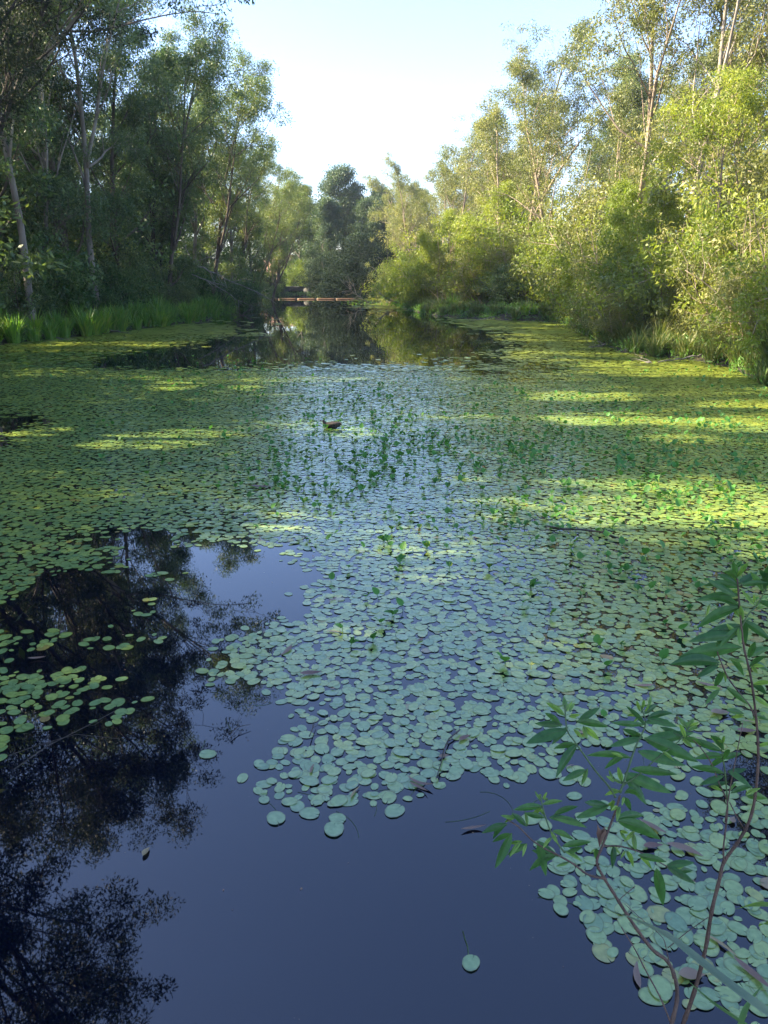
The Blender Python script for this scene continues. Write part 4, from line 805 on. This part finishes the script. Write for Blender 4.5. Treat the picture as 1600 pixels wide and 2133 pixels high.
stem([(1080, 2130), (1030, 2010), (960, 1880), (920, 1800), (855, 1695)], 'B', .0018, .001); stem([(840, 1580), (870, 1550), (920, 1510)], 'B', .001, .0007)
stem([(1090, 1930), (1060, 1800), (1040, 1740), (960, 1670), (870, 1590)], 'B', .001, .0007); stem([(1065, 1790), (1150, 1720), (1250, 1650)], 'A', .001, .0008)
LV = [(655,870,560,1020,70),(700,985,590,1035,40),(610,800,425,865,45),(590,780,465,775,35),(600,740,515,680,32),(610,720,595,650,24),(620,720,645,680,22),(620,740,670,735,24),(650,765,800,790,34),(690,790,755,850,40),(640,800,680,840,40),
(360,1270,285,1430,52),(480,1310,515,1465,52),(430,1320,340,1370,34),(400,1310,350,1380,30),(340,1230,225,1270,34),(380,1200,310,1190,24),(500,1150,370,1165,44),(500,1140,590,1125,34),(490,1120,465,1080,22),(500,1120,520,1085,22),(530,1200,640,1215,34),(550,1200,700,1245,34),(800,1145,650,1200,30),(590,1330,720,1310,38),(560,1370,440,1440,34),(540,1290,500,1340,30),(430,1240,360,1180,34),(600,1350,680,1400,36),(620,1400,560,1420,28),(510,1200,420,1180,30),(545,1260,640,1300,34),
(840,1215,1035,1300,52),(850,1150,835,1220,36),(820,1330,815,1430,48),(910,1270,920,1360,40),(880,1350,910,1425,44),(740,1340,750,1400,42),(1015,1430,1045,1600,48),(1060,1420,1190,1500,34),(930,1370,1060,1400,36),(850,1260,880,1310,36),(1090,1440,1180,1440,24),
(870,1000,1085,1090,42),(900,980,1110,1005,34),(930,900,1145,965,40),(960,840,1205,950,48),(950,840,800,880,26),(940,820,890,860,44),(900,930,700,920,28),(870,920,780,980,36),(1040,900,1095,945,50),(960,780,810,770,22),(960,770,1070,760,24),(940,740,880,740,22),(940,720,925,670,22),(960,730,1020,690,26),(970,750,1110,790,28),(950,710,960,665,20),(980,700,990,650,20),
(850,1080,780,1100,62),(870,1090,945,1050,50),(820,1030,800,985,38),(860,1040,840,970,40),(870,1110,900,1170,40),(820,1120,810,1170,42),(1160,800,1110,740,24),(1165,790,1205,770,24),(1150,810,1185,750,26),(1140,840,1030,790,28),(1130,850,1220,870,26),
(1300,860,1260,835,22),(1310,870,1322,830,20),(1310,900,1170,840,30),(1320,920,1185,935,26),(1340,990,1445,1065,44),(1320,1000,1170,970,28),(1420,1100,1517,1115,36),(1350,1090,1450,1060,24),(1250,1060,1340,1040,30),(1310,930,1400,910,24),
(1390,250,1195,345,58),(1400,260,1280,200,30),(1390,190,1190,218,30),(1385,150,1290,100,30),(1390,140,1450,100,30),(1400,150,1519,140,32),(1255,235,1240,290,60),(1380,380,1160,405,36),(1400,430,1110,480,52),(1300,500,1075,508,44),(1285,420,1275,480,42),(1350,480,1410,560,50),(1315,540,1275,615,70),(1300,620,1235,690,62),(1330,610,1430,690,50),(1410,310,1530,400,60),(1430,470,1530,430,30),(1440,500,1530,540,40),(1395,330,1280,420,32),(1390,380,1290,350,30),(1400,300,1340,230,34),(1460,250,1519,200,30),(1460,240,1400,170,34),(1480,220,1560,260,40),(1500,180,1440,90,30),(1395,330,1220,380,40),(1450,600,1540,590,36),(1455,650,1530,700,40),(1435,520,1510,470,34),(1410,730,1330,715,28),(1500,170,1519,60,34),(1530,150,1480,80,30),(1380,120,1320,90,26),(1380,115,1360,40,26),(1385,110,1430,50,28),(1390,160,1230,150,34),(1450,740,1520,760,36),(1470,880,1540,860,34)]
q5 = random.Random(12)
for (ax0, ay0, ax1, ay1, wq) in list(LV):
    if q5.random() < .8:
        a = q5.uniform(.5, .95)*q5.choice([-1, 1]); k_ = q5.uniform(.55, .9); dx, dy = ax1-ax0, ay1-ay0
        LV.append((ax0+q5.uniform(-8, 8), ay0+q5.uniform(-12, 12), ax0+(dx*math.cos(a)-dy*math.sin(a))*k_, ay0+(dx*math.sin(a)+dy*math.cos(a))*k_*.8, wq*.85))
for k, (ax0, ay0, ax1, ay1, wq) in enumerate(LV):
    wh = 'B' if (ax0 < 1230 and ay0 > 640 or ax0 < 1000) else 'A'
    a = P3(*CQ(ax0, ay0), dep(ax0, ay0, wh))-SHL; dt = q.uniform(-.035, .035); e = P3(*CQ(ax1, ay1), dep(ax1, ay1, wh)+dt)-SHL
    a = np.array(a); e = np.array(e); d = e-a; Ln = np.linalg.norm(d); d /= Ln; view = np.array(P3(*CQ(ax0, ay0), 1))-np.array((0, 0, CH)); view /= np.linalg.norm(view)
    sd = np.cross(d, view); sd /= np.linalg.norm(sd); tw = q.uniform(-.55, .55); nn = np.cross(sd, d); sd2 = sd*math.cos(tw)+nn*math.sin(tw); nn = np.cross(sd2, d)
    wm = min(wq*.4608/FPX*1.6*.5*1.3, Ln*.125); t = np.linspace(0, 1, 10); ww = wm*np.sin(np.pi*np.clip(t, 0, 1)**.85)**.8; ww[0] = wm*.08; ww[-1] = .0003; bow = -np.sin(np.pi*t)*Ln*.10*q.uniform(-.2, 1)
    c = a+d*(t*Ln)[:, None]+np.array([0, 0, -1])*bow[:, None]; Lf = c-sd2*ww[:, None]+nn*(ww*.35)[:, None]; Rt = c+sd2*ww[:, None]+nn*(ww*.35)[:, None]
    lm = (c+Lf)/2+nn*(ww*.08)[:, None]; rm = (c+Rt)/2+nn*(ww*.08)[:, None]
    V = np.concatenate([Lf, lm, c, rm, Rt]); F = np.array([(r_*10+i, r_*10+10+i, r_*10+11+i, r_*10+1+i) for r_ in range(4) for i in range(9)])
    young = Ln < .045 or (k < 10 and Ln < .06); mb = MB(); mb.add(V, F, np.clip((.85 if young else .35)+q.normal()*.12, 0, 1)); lf = mb.build('leaf', M['leaf_shrub'], shrub, True)
    mb = MB(); mb.tube([p_+nn*.0004 for p_ in c], np.linspace(.0008, .0002, 10), 4, .9); mb.build('midrib', M['stem_green'], lf, True)
mb = MB(); base = np.array(P3(*CQ(760, 1300), 1.62)-SHL); q2 = np.random.RandomState(2)
for k in range(5):
    a = k*1.3; u_ = np.array([math.cos(a)*.3, math.sin(a)*.3, 1]); mb.add([base+[0, 0, -.02], base+u_*.018+[.007, 0, 0], base+u_*.035+q2.normal(size=3)*.004, base+u_*.018-[.005, .004, 0]], np.array([(0, 1, 2, 3)]), .2)
mb.build('dried_leaf', M['dead_leaf'], shrub)
# strap leaves and grass at the lower right corner
def strap(px, tt, w_, label, mat='grass', name='strap_leaf', up=.0):
    P = [np.array(P3(*p, t)) for p, t in zip(px, tt)]; S = np.array(smooth(P, 5)); n = len(S); c0 = S[-1].copy(); S = S-c0; T = np.gradient(S, axis=0); T /= np.linalg.norm(T, axis=1)[:, None]
    sd = np.cross(T, [0, 0, 1.]); sd /= np.linalg.norm(sd, axis=1)[:, None]; f = np.linspace(0, 1, n); ww = w_*.5*np.clip(f*2.2, .02, 1); nn = np.cross(sd, T)
    V = np.concatenate([S-sd*ww[:, None]+nn*(ww*.4)[:, None], S, S+sd*ww[:, None]+nn*(ww*.4)[:, None]]); F = np.array([(i, i+n, i+n+1, i+1) for i in range(n-1)]+[(i+n, i+2*n, i+2*n+1, i+n+1) for i in range(n-1)])
    mb = MB(); mb.add(V, F, .45); o = mb.build(name, M[mat], None, True); o.location = c0; tag(o, label, 'leaf blade')
strap([(1265, 1895), (1320, 1915), (1390, 1950), (1460, 2005), (1530, 2060), (1600, 2112), (1680, 2175)], [1.5, 1.42, 1.34, 1.28, 1.22, 1.18, 1.15], .017, 'long grey-green strap leaf arching across the bottom right corner', 'strap')
strap([(1430, 2040), (1480, 2085), (1530, 2120), (1590, 2160)], [1.5, 1.45, 1.4, 1.35], .008, 'narrow green blade below the long strap leaf')
strap([(1590, 2050), (1560, 2090), (1545, 2125), (1535, 2180)], [1.5, 1.45, 1.42, 1.4], .01, 'upright green blade in the very bottom right corner')
strap([(1530, 1895), (1560, 1888), (1600, 1886), (1660, 1892)], [1.45, 1.42, 1.4, 1.38], .012, 'bright narrow blade entering from the right edge above the strap leaf', 'grass_bright')
strap([(1580, 1930), (1600, 1925), (1660, 1945)], [1.45, 1.42, 1.4], .012, 'second bright blade at the right edge below the first', 'grass_bright')

# ------------------------------------------------------------------ the morning air
HZ = 0.0004
if HZ:
    mb = MB(); box(mb, -60, 60, -8, 190, -2.4, 26); 
    m, nt, b = newmat('haze_air'); nt.nodes.remove(b); pv = nt.nodes.new('ShaderNodeVolumePrincipled'); pv.inputs['Color'].default_value = (.86, .92, 1, 1); pv.inputs['Density'].default_value = HZ; pv.inputs['Anisotropy'].default_value = .3
    nt.links.new(pv.outputs[0], nt.nodes['Material Output'].inputs['Volume']); hz = mb.build('haze', m); tag(hz, kind='stuff'); hz.display_type = 'WIRE'
